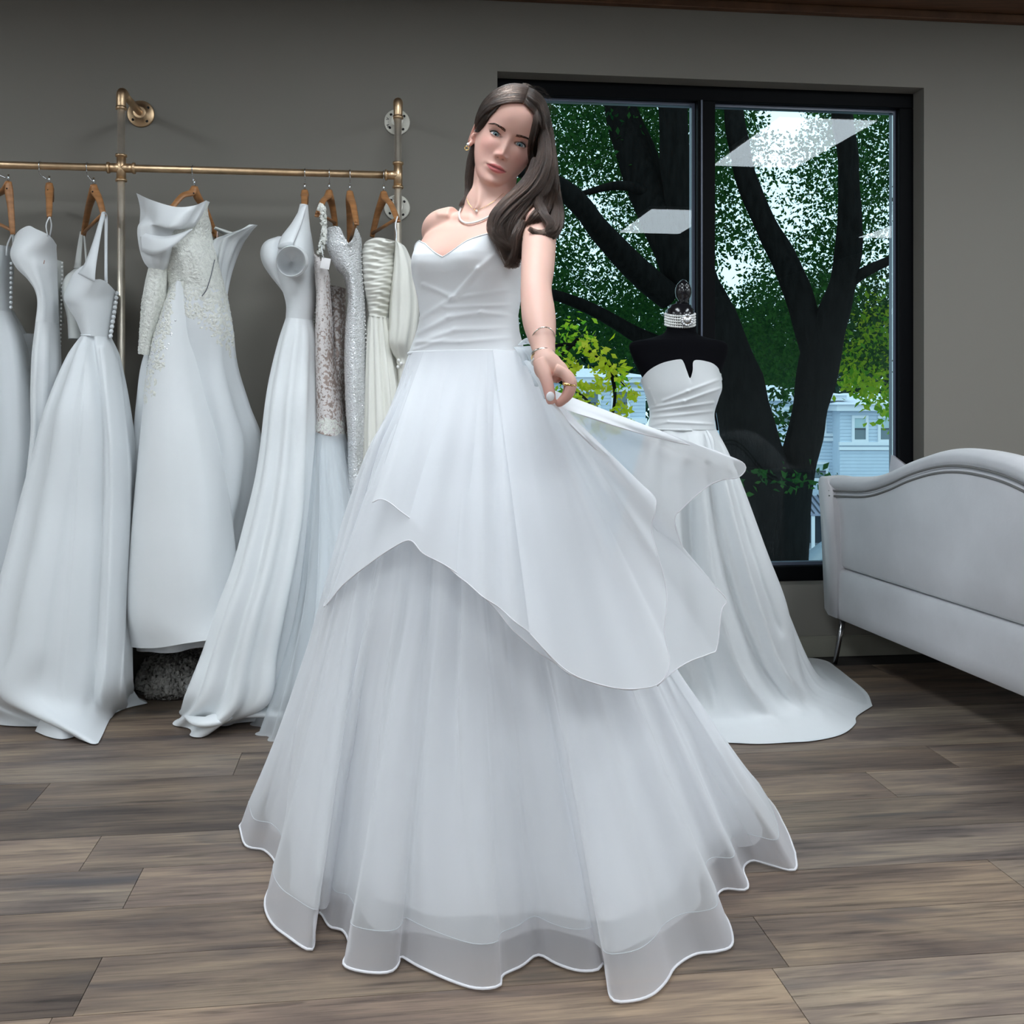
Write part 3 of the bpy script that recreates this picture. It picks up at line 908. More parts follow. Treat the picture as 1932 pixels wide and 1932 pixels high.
q = loft(rows([(540, 602, 590, 604, 3.58, .075), (526, 644, 598, 644, 3.57, .085), (511, 706, 600, 706, 3.56, .10), (503, 760, 600, 760, 3.55, .12), (495, 842, 600, 842, 3.54, .14), (486, 905, 600, 905, 3.53, .16),
               (470, 975, 598, 975, 3.52, .18), (449, 1060, 586, 1060, 3.50, .20), (424, 1130, 574, 1130, 3.49, .22), (398, 1210, 560, 1210, 3.48, .23), (366, 1290, 548, 1300, 3.47, .24)]) + [hem], 120,
         [0, .003, .005, .007, .010, .012, .015, .019, .022, .025, .028, .02], 8, 53, .75)
loft_mesh('skirt', q, M['satin'], g)
for seed, pts, rr in ((1, [(345, 1275), (372, 1300), (400, 1322), (430, 1345)], .05), (2, [(350, 1350), (385, 1362), (420, 1352), (450, 1330)], .05), (3, [(420, 1352), (455, 1345), (500, 1345), (530, 1350)], .045), (4, [(362, 1318), (395, 1335), (440, 1336)], .045)):
    pp = [FP(a, b, .05) + np.array([0, .0, .0]) for a, b in pts]
    mesh('train_fold', *tube(pp, [.008] + [rr * .7] * (len(pts) - 2) + [.012], 14, n=26, flat=.4), M['satin'], g)
q = loft(rows([(588, 500, 600, 503, 3.64, .06), (590, 560, 601, 560, 3.64, .05), (586, 612, 598, 612, 3.64, .05)]), 12)
loft_mesh('back_panel', q, M['lining'], g)
beads('button', [P(599 - i * .9, 560 + i * 6, 3.60) for i in range(9)], .004, M['bead'], g)

# ------------------------------------------------------------------ gown 6, nude lace with tulle skirt
g = empty('wedding_gown', FP(600, 1330) + np.array([0, .3, 0]), 'nude-toned lace mermaid gown with blank price tag and white tulle skirt', 'gown', 'wedding gowns on the rail')
q = loft(rows([(594, 478, 612, 500, 3.50, .05), (596, 520, 621, 520, 3.52, .06), (599, 560, 624, 565, 3.54, .07), (598, 610, 628, 612, 3.55, .08), (598, 660, 630, 665, 3.56, .09), (599, 730, 640, 735, 3.57, .10),
               (599, 780, 648, 785, 3.57, .105), (597, 812, 652, 826, 3.57, .11)]), 70)
loft_mesh('bodice', q, M['nude'], g, label='nude mesh body under the lace')
scatter('lace_leaf', q, lambda x, y, f: f < .52, 2300, .0042, M['lace2'], g, 9, .35)
scatter('lace_leaf', q, lambda x, y, f: f < .52 and y > 795, 140, .006, M['lace'], g, 19, .35)
q = loft(rows([(622, 540, 652, 545, 3.68, .05), (628, 620, 652, 625, 3.68, .06), (634, 720, 652, 722, 3.68, .07), (642, 800, 656, 815, 3.68, .07)]), 30)
loft_mesh('back_panel', q, M['nude'], g)
scatter('lace_leaf', q, lambda x, y, f: f < .5, 500, .0042, M['lace2'], g, 10, .35)
q = loft(rows([(597, 806, 652, 818, 3.57, .105), (592, 880, 664, 885, 3.56, .13), (584, 980, 690, 985, 3.54, .17), (565, 1130, 722, 1130, 3.50, .22), (525, 1270, 745, 1270, 3.46, .26), (488, 1372, 760, 1375, 3.42, .28)]), 70,
         [0, .008, .012, .018, .026, .032], 12, 61)
loft_mesh('tulle_skirt', q, M['tulle_b'], g)
q2 = loft(rows([(599, 812, 650, 822, 3.58, .10), (596, 980, 680, 985, 3.57, .14), (580, 1130, 715, 1130, 3.54, .19), (545, 1350, 740, 1350, 3.50, .22)]), 50, [0, .008, .014, .02], 9, 63)
loft_mesh('lining_skirt', q2, M['satin2'], g)
strap('strap', [P(601, 398, 3.50), P(606, 386, 3.50), P(612, 408, 3.50), P(610, 440, 3.49), P(607, 460, 3.49), P(601, 482, 3.50)], .0075, M['lace'], g)
scatter('strap_lace', loft([ring(604, 388, 614, 390, 3.49, .006), ring(606, 440, 616, 440, 3.485, .006), ring(596, 485, 608, 485, 3.49, .008)], 20), lambda x, y, f: True, 130, .005, M['lace'], g, 12)
V, Fc = join([box(P(614, 497, 3.44), (.030, .0015, .036), np.array([[.98, 0, -.19], [0, 1, 0], [.19, 0, .98]]))])
tg = mesh('price_tag', V, Fc, M['tagpaper'], g, False, label='blank white card tag')
mesh('tag_string', *tube([P(607, 462, 3.47), P(608, 476, 3.44), P(611, 487, 3.438)], .0012, 6), M['satin'], tg)

# ------------------------------------------------------------------ gown 7, sequins, V neck
g = empty('wedding_gown', FP(690, 1330) + np.array([0, .3, 0]), 'silver sequined gown with deep V neck, left of the ruched gown', 'gown', 'wedding gowns on the rail')
topf = [P(615, 434, 3.50), P(622, 428, 3.48), P(640, 428, 3.47), P(650, 447, 3.47), P(662, 463, 3.47), P(667, 447, 3.46), P(672, 430, 3.47), P(682, 450, 3.52)]
tring = fring(topf, [P(678, 470, 3.66), P(650, 455, 3.70), P(622, 440, 3.64)])
sq = loft([tring] + rows([(617, 462, 684, 478, 3.55, .085), (630, 500, 686, 507, 3.56, .085), (651, 527, 688, 530, 3.57, .08), (657, 569, 691, 569, 3.57, .075), (652, 630, 692, 635, 3.57, .08), (651, 693, 693, 700, 3.57, .09),
               (654, 768, 696, 775, 3.57, .10), (658, 820, 698, 825, 3.57, .105), (658, 890, 702, 895, 3.57, .11), (655, 1000, 730, 1000, 3.57, .15), (640, 1365, 790, 1365, 3.55, .24)]), 120,
          [0, .002, .002, .003, .003, .003, .004, .005, .005, .006, .012, .03], 6, 71)
loft_mesh('gown_body', sq, M['sequin'], g)
scatter('bead', sq, lambda x, y, f: f < .5 and y < 960, 700, .0026, M['sparkle'], g, 13, 1.0)
scatter('sequin', sq, lambda x, y, f: f < .5 and x > 664 and (y > 600), 160, .0036, M['sparkle'], g, 14, .4)
beads('edge_bead', [P(681 + min(10, i * .45) + max(0, (i - 30)) * .28, 470 + i * 8, 3.53) for i in range(48)], .003, M['bead'], g)

# ------------------------------------------------------------------ gown 8, ruched satin, balloon sleeve
g = empty('wedding_gown', FP(730, 1330) + np.array([0, .35, 0]), 'ivory ruched satin gown with balloon sleeve under the right upright', 'gown', 'wedding gowns on the rail')
topf = [P(685, 468, 3.53), P(690, 456, 3.50), P(711, 448, 3.47), P(732, 451, 3.46), P(749, 457, 3.49), P(752, 470, 3.54)]
tring = fring(topf, [P(748, 475, 3.68), P(715, 462, 3.70), P(692, 470, 3.66)])
q = loft([tring] + rows([(684, 480, 750, 485, 3.57, .095), (685, 510, 748, 512, 3.57, .095), (688, 545, 742, 548, 3.57, .09), (693, 575, 738, 578, 3.58, .08), (696, 600, 734, 602, 3.58, .075)]), 110)
px, py = proj(q)
d_ = (.0034 + .002 * np.sin(px * .11 + py * .05)) * np.sin((py - .18 * (px - 690) + 3 * np.sin((px - 690) * .07)) * .52 + 1.3 * np.sin(px * .05)) + .0018 * np.sin(py * .9 + px * .1)
q[:, :, 1] -= np.where(np.arange(NU)[None, :] < NU // 2, d_, 0)
loft_mesh('ruched_bodice', q, M['ivory'], g)
q = loft(rows([(696, 598, 734, 600, 3.58, .075), (692, 660, 745, 660, 3.58, .09), (690, 760, 760, 760, 3.58, .12), (688, 900, 780, 900, 3.58, .16), (680, 1365, 840, 1365, 3.56, .26)]), 70, [.003, .006, .010, .015, .03], 12, 83)
loft_mesh('skirt', q, M['ivory'], g)
q = loft(rows([(746, 456, 754, 458, 3.50, .03), (746, 468, 767, 470, 3.51, .05), (744, 507, 781, 507, 3.52, .065), (740, 545, 787, 546, 3.53, .075), (738, 580, 790, 580, 3.54, .08), (737, 615, 787, 615, 3.54, .08), (735, 645, 781, 648, 3.54, .075),
               (741, 666, 775, 669, 3.54, .05), (747, 676, 772, 678, 3.54, .035), (748, 686, 771, 687, 3.54, .035)]), 90, [0, .002, .004, .005, .007, .008, .009, .006, .003, .002], 8, 87)
loft_mesh('sleeve', q, M['ivory'], g, label='full balloon sleeve')
q = loft(rows([(748, 684, 771, 685, 3.54, .035), (750, 705, 768, 706, 3.54, .03), (752, 730, 766, 731, 3.54, .028)]), 10)
loft_mesh('cuff', q, M['ivory'], g)
beads('button', [P(752, 680, 3.50), P(757, 686, 3.50), P(751, 692, 3.505)], .006, M['bead'], g)
strap('hanging_ribbon', [P(750, 408, 3.52), P(746, 425, 3.50), P(748, 440, 3.50), P(747, 460, 3.50)], .0025, M['satin'], g)

# ------------------------------------------------------------------ crumpled lace in the shadow under the rail
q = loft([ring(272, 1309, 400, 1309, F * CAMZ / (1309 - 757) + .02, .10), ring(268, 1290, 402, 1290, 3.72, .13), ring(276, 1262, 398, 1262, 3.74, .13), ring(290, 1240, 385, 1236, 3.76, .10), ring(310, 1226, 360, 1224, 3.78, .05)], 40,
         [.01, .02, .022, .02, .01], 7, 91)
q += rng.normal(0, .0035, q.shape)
loft_mesh('lace_train', q, mat('shadow_lace', (.30, .29, .27), .8, var=.3, vscale=60, bump=.8, bscale=70), None, label='crumpled lace train with shade in its colour, bunched on the floor under the rail', cat='fabric')  # lace tone darkened to stand in for the shade under the rail

# ------------------------------------------------------------------ dress form by the window
YM = 3.50
df = empty('dress_form', P(1285, 757, YM) * np.array([1, 1, 0]), 'black headless dress form with turned finial in front of the window', 'dress form')
tq = loft(rows([(1257, 604, 1308, 606, YM, .040), (1258, 618, 1312, 620, YM, .045), (1250, 630, 1318, 632, YM, .055), (1222, 639, 1345, 640, YM, .07), (1196, 644, 1366, 645, YM, .078), (1187, 653, 1373, 655, YM, .082),
                (1192, 672, 1370, 674, YM, .088), (1202, 694, 1363, 694, YM, .10), (1213, 715, 1357, 712, YM, .115), (1222, 745, 1352, 742, YM, .11), (1228, 780, 1344, 780, YM, .095), (1224, 810, 1346, 810, YM, .10), (1215, 870, 1360, 870, YM, .12), (1212, 940, 1364, 940, YM, .13)], 1.0), 90)
V, Fc = tq.reshape(-1, 3), grid_faces(NU, 90, True)
Fc.append(tuple(range(NU))[::-1])
mesh('torso', V, Fc, M['black'], df)
cx_ = P(1283, 600, YM)
sc = YM / F
mesh('neck_cap', *lathe([(25 * sc, 0), (26 * sc, 8 * sc), (26 * sc, 22 * sc), (22 * sc, 25 * sc), (21 * sc, 30 * sc), (9 * sc, 33 * sc), (8 * sc, 37 * sc)], P(1283, 606, YM), seg=32), M['blackgloss'], df)
mesh('finial', *lathe([(8 * sc, 0), (11 * sc, 3 * sc), (9 * sc, 6 * sc), (14 * sc, 14 * sc), (15.5 * sc, 22 * sc), (15 * sc, 30 * sc), (13 * sc, 34 * sc), (13.4 * sc, 35 * sc), (10 * sc, 40 * sc), (9 * sc, 41 * sc), (5 * sc, 45 * sc), (.5 * sc, 47 * sc)], P(1289, 574, YM), seg=32), M['blackgloss'], df)
mesh('pole', *tube([np.array([cx_[0], YM, .03]), np.array([cx_[0], YM, .72])], .016, 12), M['blackgloss'], df)
mesh('base', *lathe([(.13, 0.005), (.13, .02), (.03, .045)], np.array([cx_[0], YM, 0]), seg=28), M['blackgloss'], df)

ck = empty('pearl_choker', P(1283, 610, YM - .05), 'five-row pearl choker with round crystal brooch on the dress form neck', 'necklace')
for k in range(5):
    pts = []
    for i in range(40):
        a = 2 * math.pi * i / 40
        e = P(1283 - 27.5 * math.cos(a), 592 + k * 5.0 + 7.0 * max(0, math.sin(a)) * 1.0, YM)
        e[1] -= .049 * math.sin(a)
        pts.append(e)
    mesh('pearl_strand', *join([ell(p, .0042, 8, 6) for p in pts]), M['bead'], ck)
bc = P(1296, 604, YM - .062)
br = mesh('brooch', *lathe([(.021, 0), (.021, .004), (.012, .008)], bc, (0, -1, 0), 24), M['silver'], ck, label='round crystal brooch')
beads('stone', [bc + np.array([.017 * math.cos(a), -.006, .017 * math.sin(a)]) for a in np.linspace(0, 6.28, 15)[:-1]], .004, M['sparkle'], br)
beads('centre_stone', [bc + np.array([0, -.010, 0])], .009, M['sparkle'], br)

g = empty('wedding_gown', P(1330, 757, YM) * np.array([1, 1, 0]), 'white strapless gown with notched neckline and train, worn by the black dress form', 'gown')
topf = [P(1209, 716, YM - .02), P(1224, 699, YM - .07), P(1249, 685, YM - .118), P(1281, 678, YM - .138), P(1289, 682, YM - .14), P(1296, 700, YM - .138), P(1302, 714, YM - .136), P(1307, 699, YM - .138), P(1310, 680, YM - .136),
        P(1338, 683, YM - .112), P(1353, 692, YM - .07), P(1361, 706, YM - .02)]
tring = fring(topf, [P(1356, 722, YM + .08), P(1285, 730, YM + .13), P(1215, 726, YM + .08)], NU)
q = loft([tring] + [ring(1214, 732, 1361, 730, YM, .138, back=.9), ring(1221, 755, 1354, 754, YM, .128), ring(1226, 780, 1347, 780, YM, .112), ring(1223, 808, 1350, 810, YM, .112)], 120)
px, py = proj(q)
fr_ = (np.arange(NU)[None, :] < NU // 2) * np.ones_like(px)


for a, b, w, h in (((1252, 756), (1298, 738), 3, .004), ((1298, 738), (1356, 716), 3, .004), ((1226, 770), (1290, 757), 3.2, .005), ((1290, 757), (1358, 733), 3, .005), ((1228, 777), (1345, 760), 3, .005), ((1229, 788), (1344, 776), 3, .004),
                   ((1226, 803), (1260, 796), 2.5, .004), ((1260, 796), (1346, 800), 2.5, .004), ((1225, 735), (1235, 762), 3, .005)):
    q[:, :, 1] -= ridge(px, py, a, b, w) * h * fr_
loft_mesh('bodice', q, M['satin'], g)
hem = fring([FP(1120, 1330), FP(1190, 1375), FP(1270, 1394), FP(1324, 1402), FP(1380, 1404), FP(1433, 1406), FP(1490, 1403), FP(1536, 1400), FP(1588, 1388), FP(1614, 1368), FP(1616, 1354), FP(1646, 1334)],
            [FP(1635, 1308), FP(1601, 1279), FP(1578, 1261), FP(1560, 1249), FP(1530, 1243), FP(1490, 1244), FP(1350, 1255), FP(1200, 1265), FP(1110, 1300)])
mid = hem.mean(0)
inner = mid + (hem - mid) * .80
inner[:, 2] = .028
inner2 = mid + (hem - mid) * np.array([.62, .70, 1]) + np.array([-.02, .02, 0])
inner2[:, 2] = .085
q = loft(rows([(1221, 806, 1350, 809, YM, .108), (1210, 850, 1370, 850, YM, .14), (1192, 916, 1397, 916, YM + .01, .18), (1165, 1035, 1440, 1035, YM + .03, .21), (1150, 1130, 1476, 1130, YM + .05, .23)], 1.0) + [inner2, inner, hem], 130,
         [.002, .008, .012, .018, .020, .014, .008, .0], 8, 103, .7)
PX_, PY_ = proj(q)
for pts, w_, h_ in (([(1318, 860), (1330, 1000), (1352, 1150), (1400, 1290), (1480, 1372)], 9, .024), ([(1336, 880), (1362, 1050), (1400, 1180), (1450, 1290), (1530, 1370)], 7, -.020), ([(1356, 880), (1392, 1030), (1432, 1160), (1480, 1280), (1580, 1372)], 9, .022),
                    ([(1300, 880), (1308, 1050), (1320, 1200), (1350, 1340)], 8, -.018), ([(1276, 900), (1284, 1100), (1300, 1300)], 10, .018), ([(1376, 900), (1420, 1050), (1468, 1190)], 7, -.014)):
    pp_ = cr(pts, 14)
    rr_ = np.max([ridge(PX_, PY_, pp_[i], pp_[i + 1], w_) for i in range(13)], axis=0)
    d_ = rr_ * h_ * 1.8 * fm_ * np.clip((q[:, :, 2] - .01) / .12, 0, 1)
    q[:, :, 1] -= d_
    q[:, :, 2] += np.abs(d_) * .5
loft_mesh('skirt', q, M['satin'], g)
mesh('waist_seam', *tube(ring(1220, 808, 1351, 811, YM, .114)[:61], .0035, 8), M['satin'], g)
for x0, x1 in ((1244, 1240), (1333, 1343)):
    mesh('pleat', *tube([P(x0, 812, YM - .105), P(x1, 830, YM - .125), P(x1 + (x1 - 1285) * .06, 855, YM - .14)], [.003, .007, .003], 8, n=16), M['satin'], g)
mesh('lacing', *tube([P(1349, 765, YM + .02), P(1349, 780, YM + .0), P(1352, 798, YM), P(1354, 812, YM)], .0035, 6), M['black'], g)

# ------------------------------------------------------------------ sofa seen from behind
s0 = np.array([1.291, 4.160, 0]); ds = np.array([.182, -.983, 0]); ds /= np.linalg.norm(ds)
nb = np.array([-.983, -.182, 0])                     # out of the back, towards the camera side
SL = 1.72


def SP(s, n, z): return s0 + ds * s + nb * n + np.array([0, 0, z])


sofa = empty('sofa', SP(SL / 2, -.4, 0), 'pale grey velvet camelback sofa seen from behind at the right', 'sofa')
ss = np.array([0, .12, .28, .42, .56, .70, .82, .94, 1.08, 1.22, 1.36, 1.50, 1.62, SL])
zt = np.array([.742, .748, .762, .795, .840, .874, .889, .889, .874, .840, .795, .762, .748, .742])
sf = np.linspace(0, SL, 60)
zf = np.interp(sf, ss, zt); zf = cr(np.c_[ss, zt], 60)[:, 1]; sf = cr(np.c_[ss, zt], 60)[:, 0]
prof = []
for s, z in zip(sf, zf):
    zw = z - .058
    e = min(s, SL - s)
    bulge = .010 * min(1, e / .1)
    fl = .020 * max(0, 1 - e / .15)
    prof.append([SP(s, .0, .386), SP(s, .010 + bulge * .6, .40), SP(s, .012 + bulge, .50), SP(s, .014 + bulge, .60), SP(s, .016 + bulge + fl, zw - .012), SP(s, .013 + fl, zw - .002), SP(s, .012 + fl, zw + .004), SP(s, .022 + fl, zw + .012), SP(s, .026 + fl, z - .030),
                 SP(s, .014 + fl, z - .010), SP(s, -.02, z), SP(s, -.06, z - .004), SP(s, -.10, z - .025), SP(s, -.125, z - .07), SP(s, -.12, .50), SP(s, -.11, .386)])
q = np.array(prof)
V, Fc = q.reshape(-1, 3), grid_faces(16, 60, True)
Fc.append(tuple(range(16))[::-1]); Fc.append(tuple(range(59 * 16, 60 * 16)))
mesh('backrest', V, Fc, M['velvet'], sofa)
for off in (-.004, .016):
    mesh('piping', *tube([SP(s, .026 + .020 * max(0, 1 - min(s, SL - s) / .15), z - .060 - off) for s, z in zip(sf, zf) if .015 < s < SL - .015], .0040, 8), M['welt'], sofa, label='darker double piping along the curve')
q = []
for s in np.linspace(0, SL, 40):
    q.append([SP(s, -.10, .182), SP(s, .006, .18), SP(s, .020, .188), SP(s, .024, .24), SP(s, .024, .33), SP(s, .021, .372), SP(s, .012, .381), SP(s, -.10, .381)])
V, Fc = np.array(q).reshape(-1, 3), grid_faces(8, 40, True)
Fc.append(tuple(range(8))[::-1]); Fc.append(tuple(range(39 * 8, 40 * 8)))
mesh('base_rail', V, Fc, M['velvet'], sofa)
mesh('seat', *join([box(SP(SL / 2, -.45, .29), (SL - .16, .66, .20), np.array([ds, -nb, [0, 0, 1]]))]), M['velvet'], sofa)
bevel(mesh('seat_cushion', *box(SP(SL / 2, -.46, .43), (SL - .24, .62, .12), np.array([ds, -nb, [0, 0, 1]])), M['velvet'], sofa), .035, 4)
for sgn, sA in ((-1, 0.0), (1, SL)):
    pr = []
    for (n_, ht) in ((.046, .735), (.025, .739), (-.10, .735), (-.35, .66), (-.60, .60), (-.74, .575)):
        fl = .010
        a = sA + sgn * .004
        nl = n_ * (.7 if n_ > 0 else 1)
        pr.append([SP(a, nl, .19), SP(a + sgn * .030, nl, .21), SP(a + sgn * .034, nl, .40), SP(a + sgn * .036, n_, ht - .16), SP(a + sgn * (.046 + fl * .5), n_, ht - .07), SP(a + sgn * (.046 + fl), n_, ht - .02), SP(a + sgn * .040, n_, ht), SP(a - sgn * .01, n_, ht - .004),
                   SP(a - sgn * .06, n_, ht - .05), SP(a - sgn * .075, n_, ht - .16), SP(a - sgn * .075, nl, .40), SP(a - sgn * .07, nl, .19)])
    pr = np.array(pr)
    pr = cr(pr.reshape(len(pr), -1), 30).reshape(30, 12, 3)
    V, Fc = pr.reshape(-1, 3), grid_faces(12, 30, True)
    Fc.append(tuple(range(12))[::-1]); Fc.append(tuple(range(29 * 12, 30 * 12)))
    mesh('armrest', V, Fc, M['velvet'], sofa)
for s, n_ in ((.04, -.01), (SL - .05, -.01), (.04, -.66), (SL - .05, -.66)):
    sg = 1 if n_ > -.3 else -1
    mesh('leg', *tube([SP(s, n_, .20), SP(s - .02 * (1 if s < 1 else -1) * 0, n_ + sg * .035, .004)], [.013, .008], 12), M['chrome'], sofa)
pa = np.array([ds * .27 + np.array([0, 0, .963]), -nb, ds * -.963 + np.array([0, 0, .27])])
pv = []
for j in range(13):
    for i in range(13):
        a, b_ = (i / 6 - 1), (j / 6 - 1)
        th = .07 * (1 - abs(a) ** 2.5) * (1 - abs(b_) ** 2.5) + .004
        pin = 1 - .06 * (1 - abs(a * b_))
        pv.append((a * .205 * pin, th, b_ * .205 * pin))
pv = np.array(pv)
v1 = pv @ pa + SP(.19, -.215, .575)
v2 = (pv * np.array([1, -1, 1])) @ pa + SP(.19, -.215, .575)
f1 = grid_faces(13, 13)
mesh('throw_pillow', *join([(v1, f1), (v2, [f[::-1] for f in f1])]), M['pillow'], None, label='pale throw pillow with its corner above the sofa back', cat='pillow')
# ------------------------------------------------------------------ outside: ground, street, houses, trees
GZ = -4.9
gm = mat('asphalt', (.30, .33, .38), .9, var=.15, vscale=3)
mesh('ground_street', *box((6, 52, GZ - .1), (140, 86, .2)), gm, None, False, kind='structure', label='pale street ground below the window')
mesh('ground_lawn', *box((3, 9.0, GZ + .0), (40, 9, .24)), mat('lawn', (.04, .07, .03), .95, var=.3, vscale=4, bump=.5), None, False, kind='structure', label='planted strip under the tree')

sid = mat('blue_white_siding', (.60, .68, .78), .7, var=.03, vscale=3)
htr = mat('white_house_trim', (.78, .80, .84), .6)
pan = mat('dull_window_pane', (.10, .15, .18), .12, spec=.8)
blind = mat('pale_blind', (.45, .58, .60), .7)
roofm = mat('house_roof', (.60, .62, .70), .7, var=.1, vscale=6)
porchm = mat('porch_roof_metal', (.26, .27, .36), .5, var=.1)
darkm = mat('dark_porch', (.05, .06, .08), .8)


def house(name, label, px0, px1, yeave, Y, wins, bands, depth=9., eave_h=14, porch=False):
    s = Y / F
    x0, x1 = P(px0, 757, Y)[0], P(px1, 757, Y)[0]
    ze = P(0, yeave, Y)[2]
    h = empty(name, ((x0 + x1) / 2, Y + depth / 2, GZ), label, 'house')
    mesh('wall', *box(((x0 + x1) / 2, Y + depth / 2, (GZ + ze) / 2), (x1 - x0, depth, ze - GZ)), sid, h, False)
    prt = []
    z = GZ + .3
    while z < ze - .1:                               # lapped boards
        prt.append(box(((x0 + x1) / 2, Y - .012, z), (x1 - x0 - .02, .045, .125), np.array([[1, 0, 0], [0, 1, .12], [0, -.12, 1]])))
        z += .142
    mesh('siding', *join(prt), sid, h, False, kind='stuff')
    eh = eave_h * s
    mesh('eave', *box(((x0 + x1) / 2, Y + depth / 2, ze + eh * .35), (x1 - x0 + .5, depth + .9, eh * .7)), htr, h, False)
    rz = ze + eh * .7
    xa, xb = x0 - .4, x1 + .4
    V = np.array([(xa, Y - .6, rz), (xb, Y - .6, rz), (xb, Y + depth + .6, rz), (xa, Y + depth + .6, rz), (xa + 2.0, Y + depth / 2, rz + .5), (xb - 2.0, Y + depth / 2, rz + .5)])
    mesh('roof', V, [(0, 1, 5, 4), (1, 2, 5), (2, 3, 4, 5), (3, 0, 4), (3, 2, 1, 0)], roofm, h, False)
    for (a, b_, c_, d_, kind) in wins:
        p0, p1 = P(a, b_, Y), P(c_, d_, Y)
        cx, cz, w_, hh = (p0[0] + p1[0]) / 2, (p0[2] + p1[2]) / 2, p1[0] - p0[0], p0[2] - p1[2]
        t_ = .11
        fr_ = mesh('window', *join([box((cx, Y - .05, cz + hh / 2 + t_ / 2), (w_ + 2 * t_, .12, t_)), box((cx, Y - .05, cz - hh / 2 - t_ / 2), (w_ + 2 * t_, .14, t_)),
                                    box((cx - w_ / 2 - t_ / 2, Y - .05, cz), (t_, .12, hh)), box((cx + w_ / 2 + t_ / 2, Y - .05, cz), (t_, .12, hh))]), htr, h, False)
        mesh('pane', *box((cx, Y - .035, cz - hh * .25), (w_, .03, hh * .5)), pan, fr_, False)
        mesh('pane', *box((cx, Y - .045, cz + hh * .25), (w_, .03, hh * .5)), blind if kind else pan, fr_, False)
        mesh('sash_bar', *box((cx, Y - .075, cz), (w_, .04, .05)), darkm, fr_, False)
    for y0, y1 in bands:
        za, zb = P(0, y0, Y)[2], P(0, y1, Y)[2]
        mesh('trim_band', *box(((x0 + x1) / 2, Y - .06, (za + zb) / 2), (x1 - x0 + .1, .16, za - zb)), htr, h, False)
    if porch:
        pa, pb = P(1505, 935, Y), P(1600, 960, Y)
        V = np.array([(pa[0], Y, pa[2]), (pb[0], Y, pa[2]), (pb[0], Y - 2, pb[2]), (pa[0], Y - 2, pb[2])])
        V = np.concatenate([V, V - np.array([0, 0, .08])])
        pr_ = mesh('porch_roof', V, [(0, 3, 2, 1), (4, 5, 6, 7), (2, 3, 7, 6), (1, 2, 6, 5), (0, 4, 7, 3)], porchm, h, False)
        n_ = 9
        for i in range(n_):
            x = pa[0] + (pb[0] - pa[0]) * (i + .5) / n_
            mesh('seam', *tube([np.array([x, Y - .02, pa[2] + .03]), np.array([x, Y - 2, pb[2] + .03])], .03, 6), darkm, pr_, False)
        mesh('porch_front', *box(((pa[0] + pb[0]) / 2, Y - .1, (pb[2] + GZ) / 2), (pb[0] - pa[0], .2, pb[2] - GZ)), darkm, h, False, label='dark porch front')
        for x in (pa[0] + .1, pb[0] - .1, (pa[0] + pb[0]) / 2):
            mesh('porch_post', *box((x, Y - 1.9, (pb[2] + GZ) / 2), (.12, .12, pb[2] - GZ)), htr, h, False)
    return h


house('house', 'pale blue clapboard house at the left, with two dark windows behind yellow leaves', 1030, 1218, 722, 42, [(1105, 739, 1128, 782, 0), (1158, 739, 1183, 782, 0), (1060, 739, 1080, 782, 0)], [(789, 799), (731, 737)])
house('house', 'pale blue clapboard house seen between the two trunk limbs', 1405, 1580, 756, 44, [(1478, 773, 1498, 800, 1), (1536, 773, 1553, 814, 1), (1532, 876, 1557, 902, 1), (1440, 773, 1456, 800, 1)], [(818, 823), (826, 832)], porch=True)
house('house', 'pale blue projecting house front at the right, with two sash windows', 1584, 1800, 775, 43, [(1611, 789, 1632, 829, 1), (1660, 789, 1682, 829, 1), (1720, 789, 1742, 829, 1)], [(834, 840), (843, 849)], eave_h=17)

# a parked car in the street, partly seen between trunk and sofa
Yc = 33.0
cg = empty('car', (P(1545, 0, Yc)[0] + 1.2, Yc, GZ), 'dark car parked in the street, seen between the trunk and the sofa', 'car')
cxx = cg.location[0]
prof = [(-2.2, .35), (-2.25, .75), (-1.5, .95), (-.9, 1.45), (.7, 1.48), (1.4, 1.0), (2.15, .9), (2.25, .4)]
V = np.array([(cxx + a, Yc + s * .85 * (1 if b_ < 1.2 else .8), GZ + b_) for s in (-1, 1) for a, b_ in prof])
Fc = [tuple(range(8))[::-1], tuple(range(8, 16))] + [(i, (i + 1) % 8, 8 + (i + 1) % 8, 8 + i) for i in range(8)]
bevel(mesh('body', V, Fc, mat('car_paint', (.10, .14, .18), .25, spec=.7), cg), .05)
V = np.array([(cxx + a, Yc - .86 + .02 * (b_ > 1.2) , GZ + b_) for a, b_ in ((-1.3, 1.0), (-.85, 1.38), (.62, 1.40), (1.2, 1.02))] + [(cxx + a, Yc - .80 , GZ + b_) for a, b_ in ((-1.3, 1.0), (-.85, 1.38), (.62, 1.40), (1.2, 1.02))])
mesh('side_window', V, [(0, 3, 2, 1), (4, 5, 6, 7), (0, 1, 5, 4), (2, 3, 7, 6), (1, 2, 6, 5), (0, 4, 7, 3)], pan, cg, False)
for s in (-1, 1):
    for x in (-1.4, 1.4):
        mesh('wheel', *lathe([(.33, -.1), (.34, -.05), (.34, .05), (.33, .1)], (cxx + x, Yc + s * .78, GZ + .34), (0, 1, 0)), M['dark'], cg)

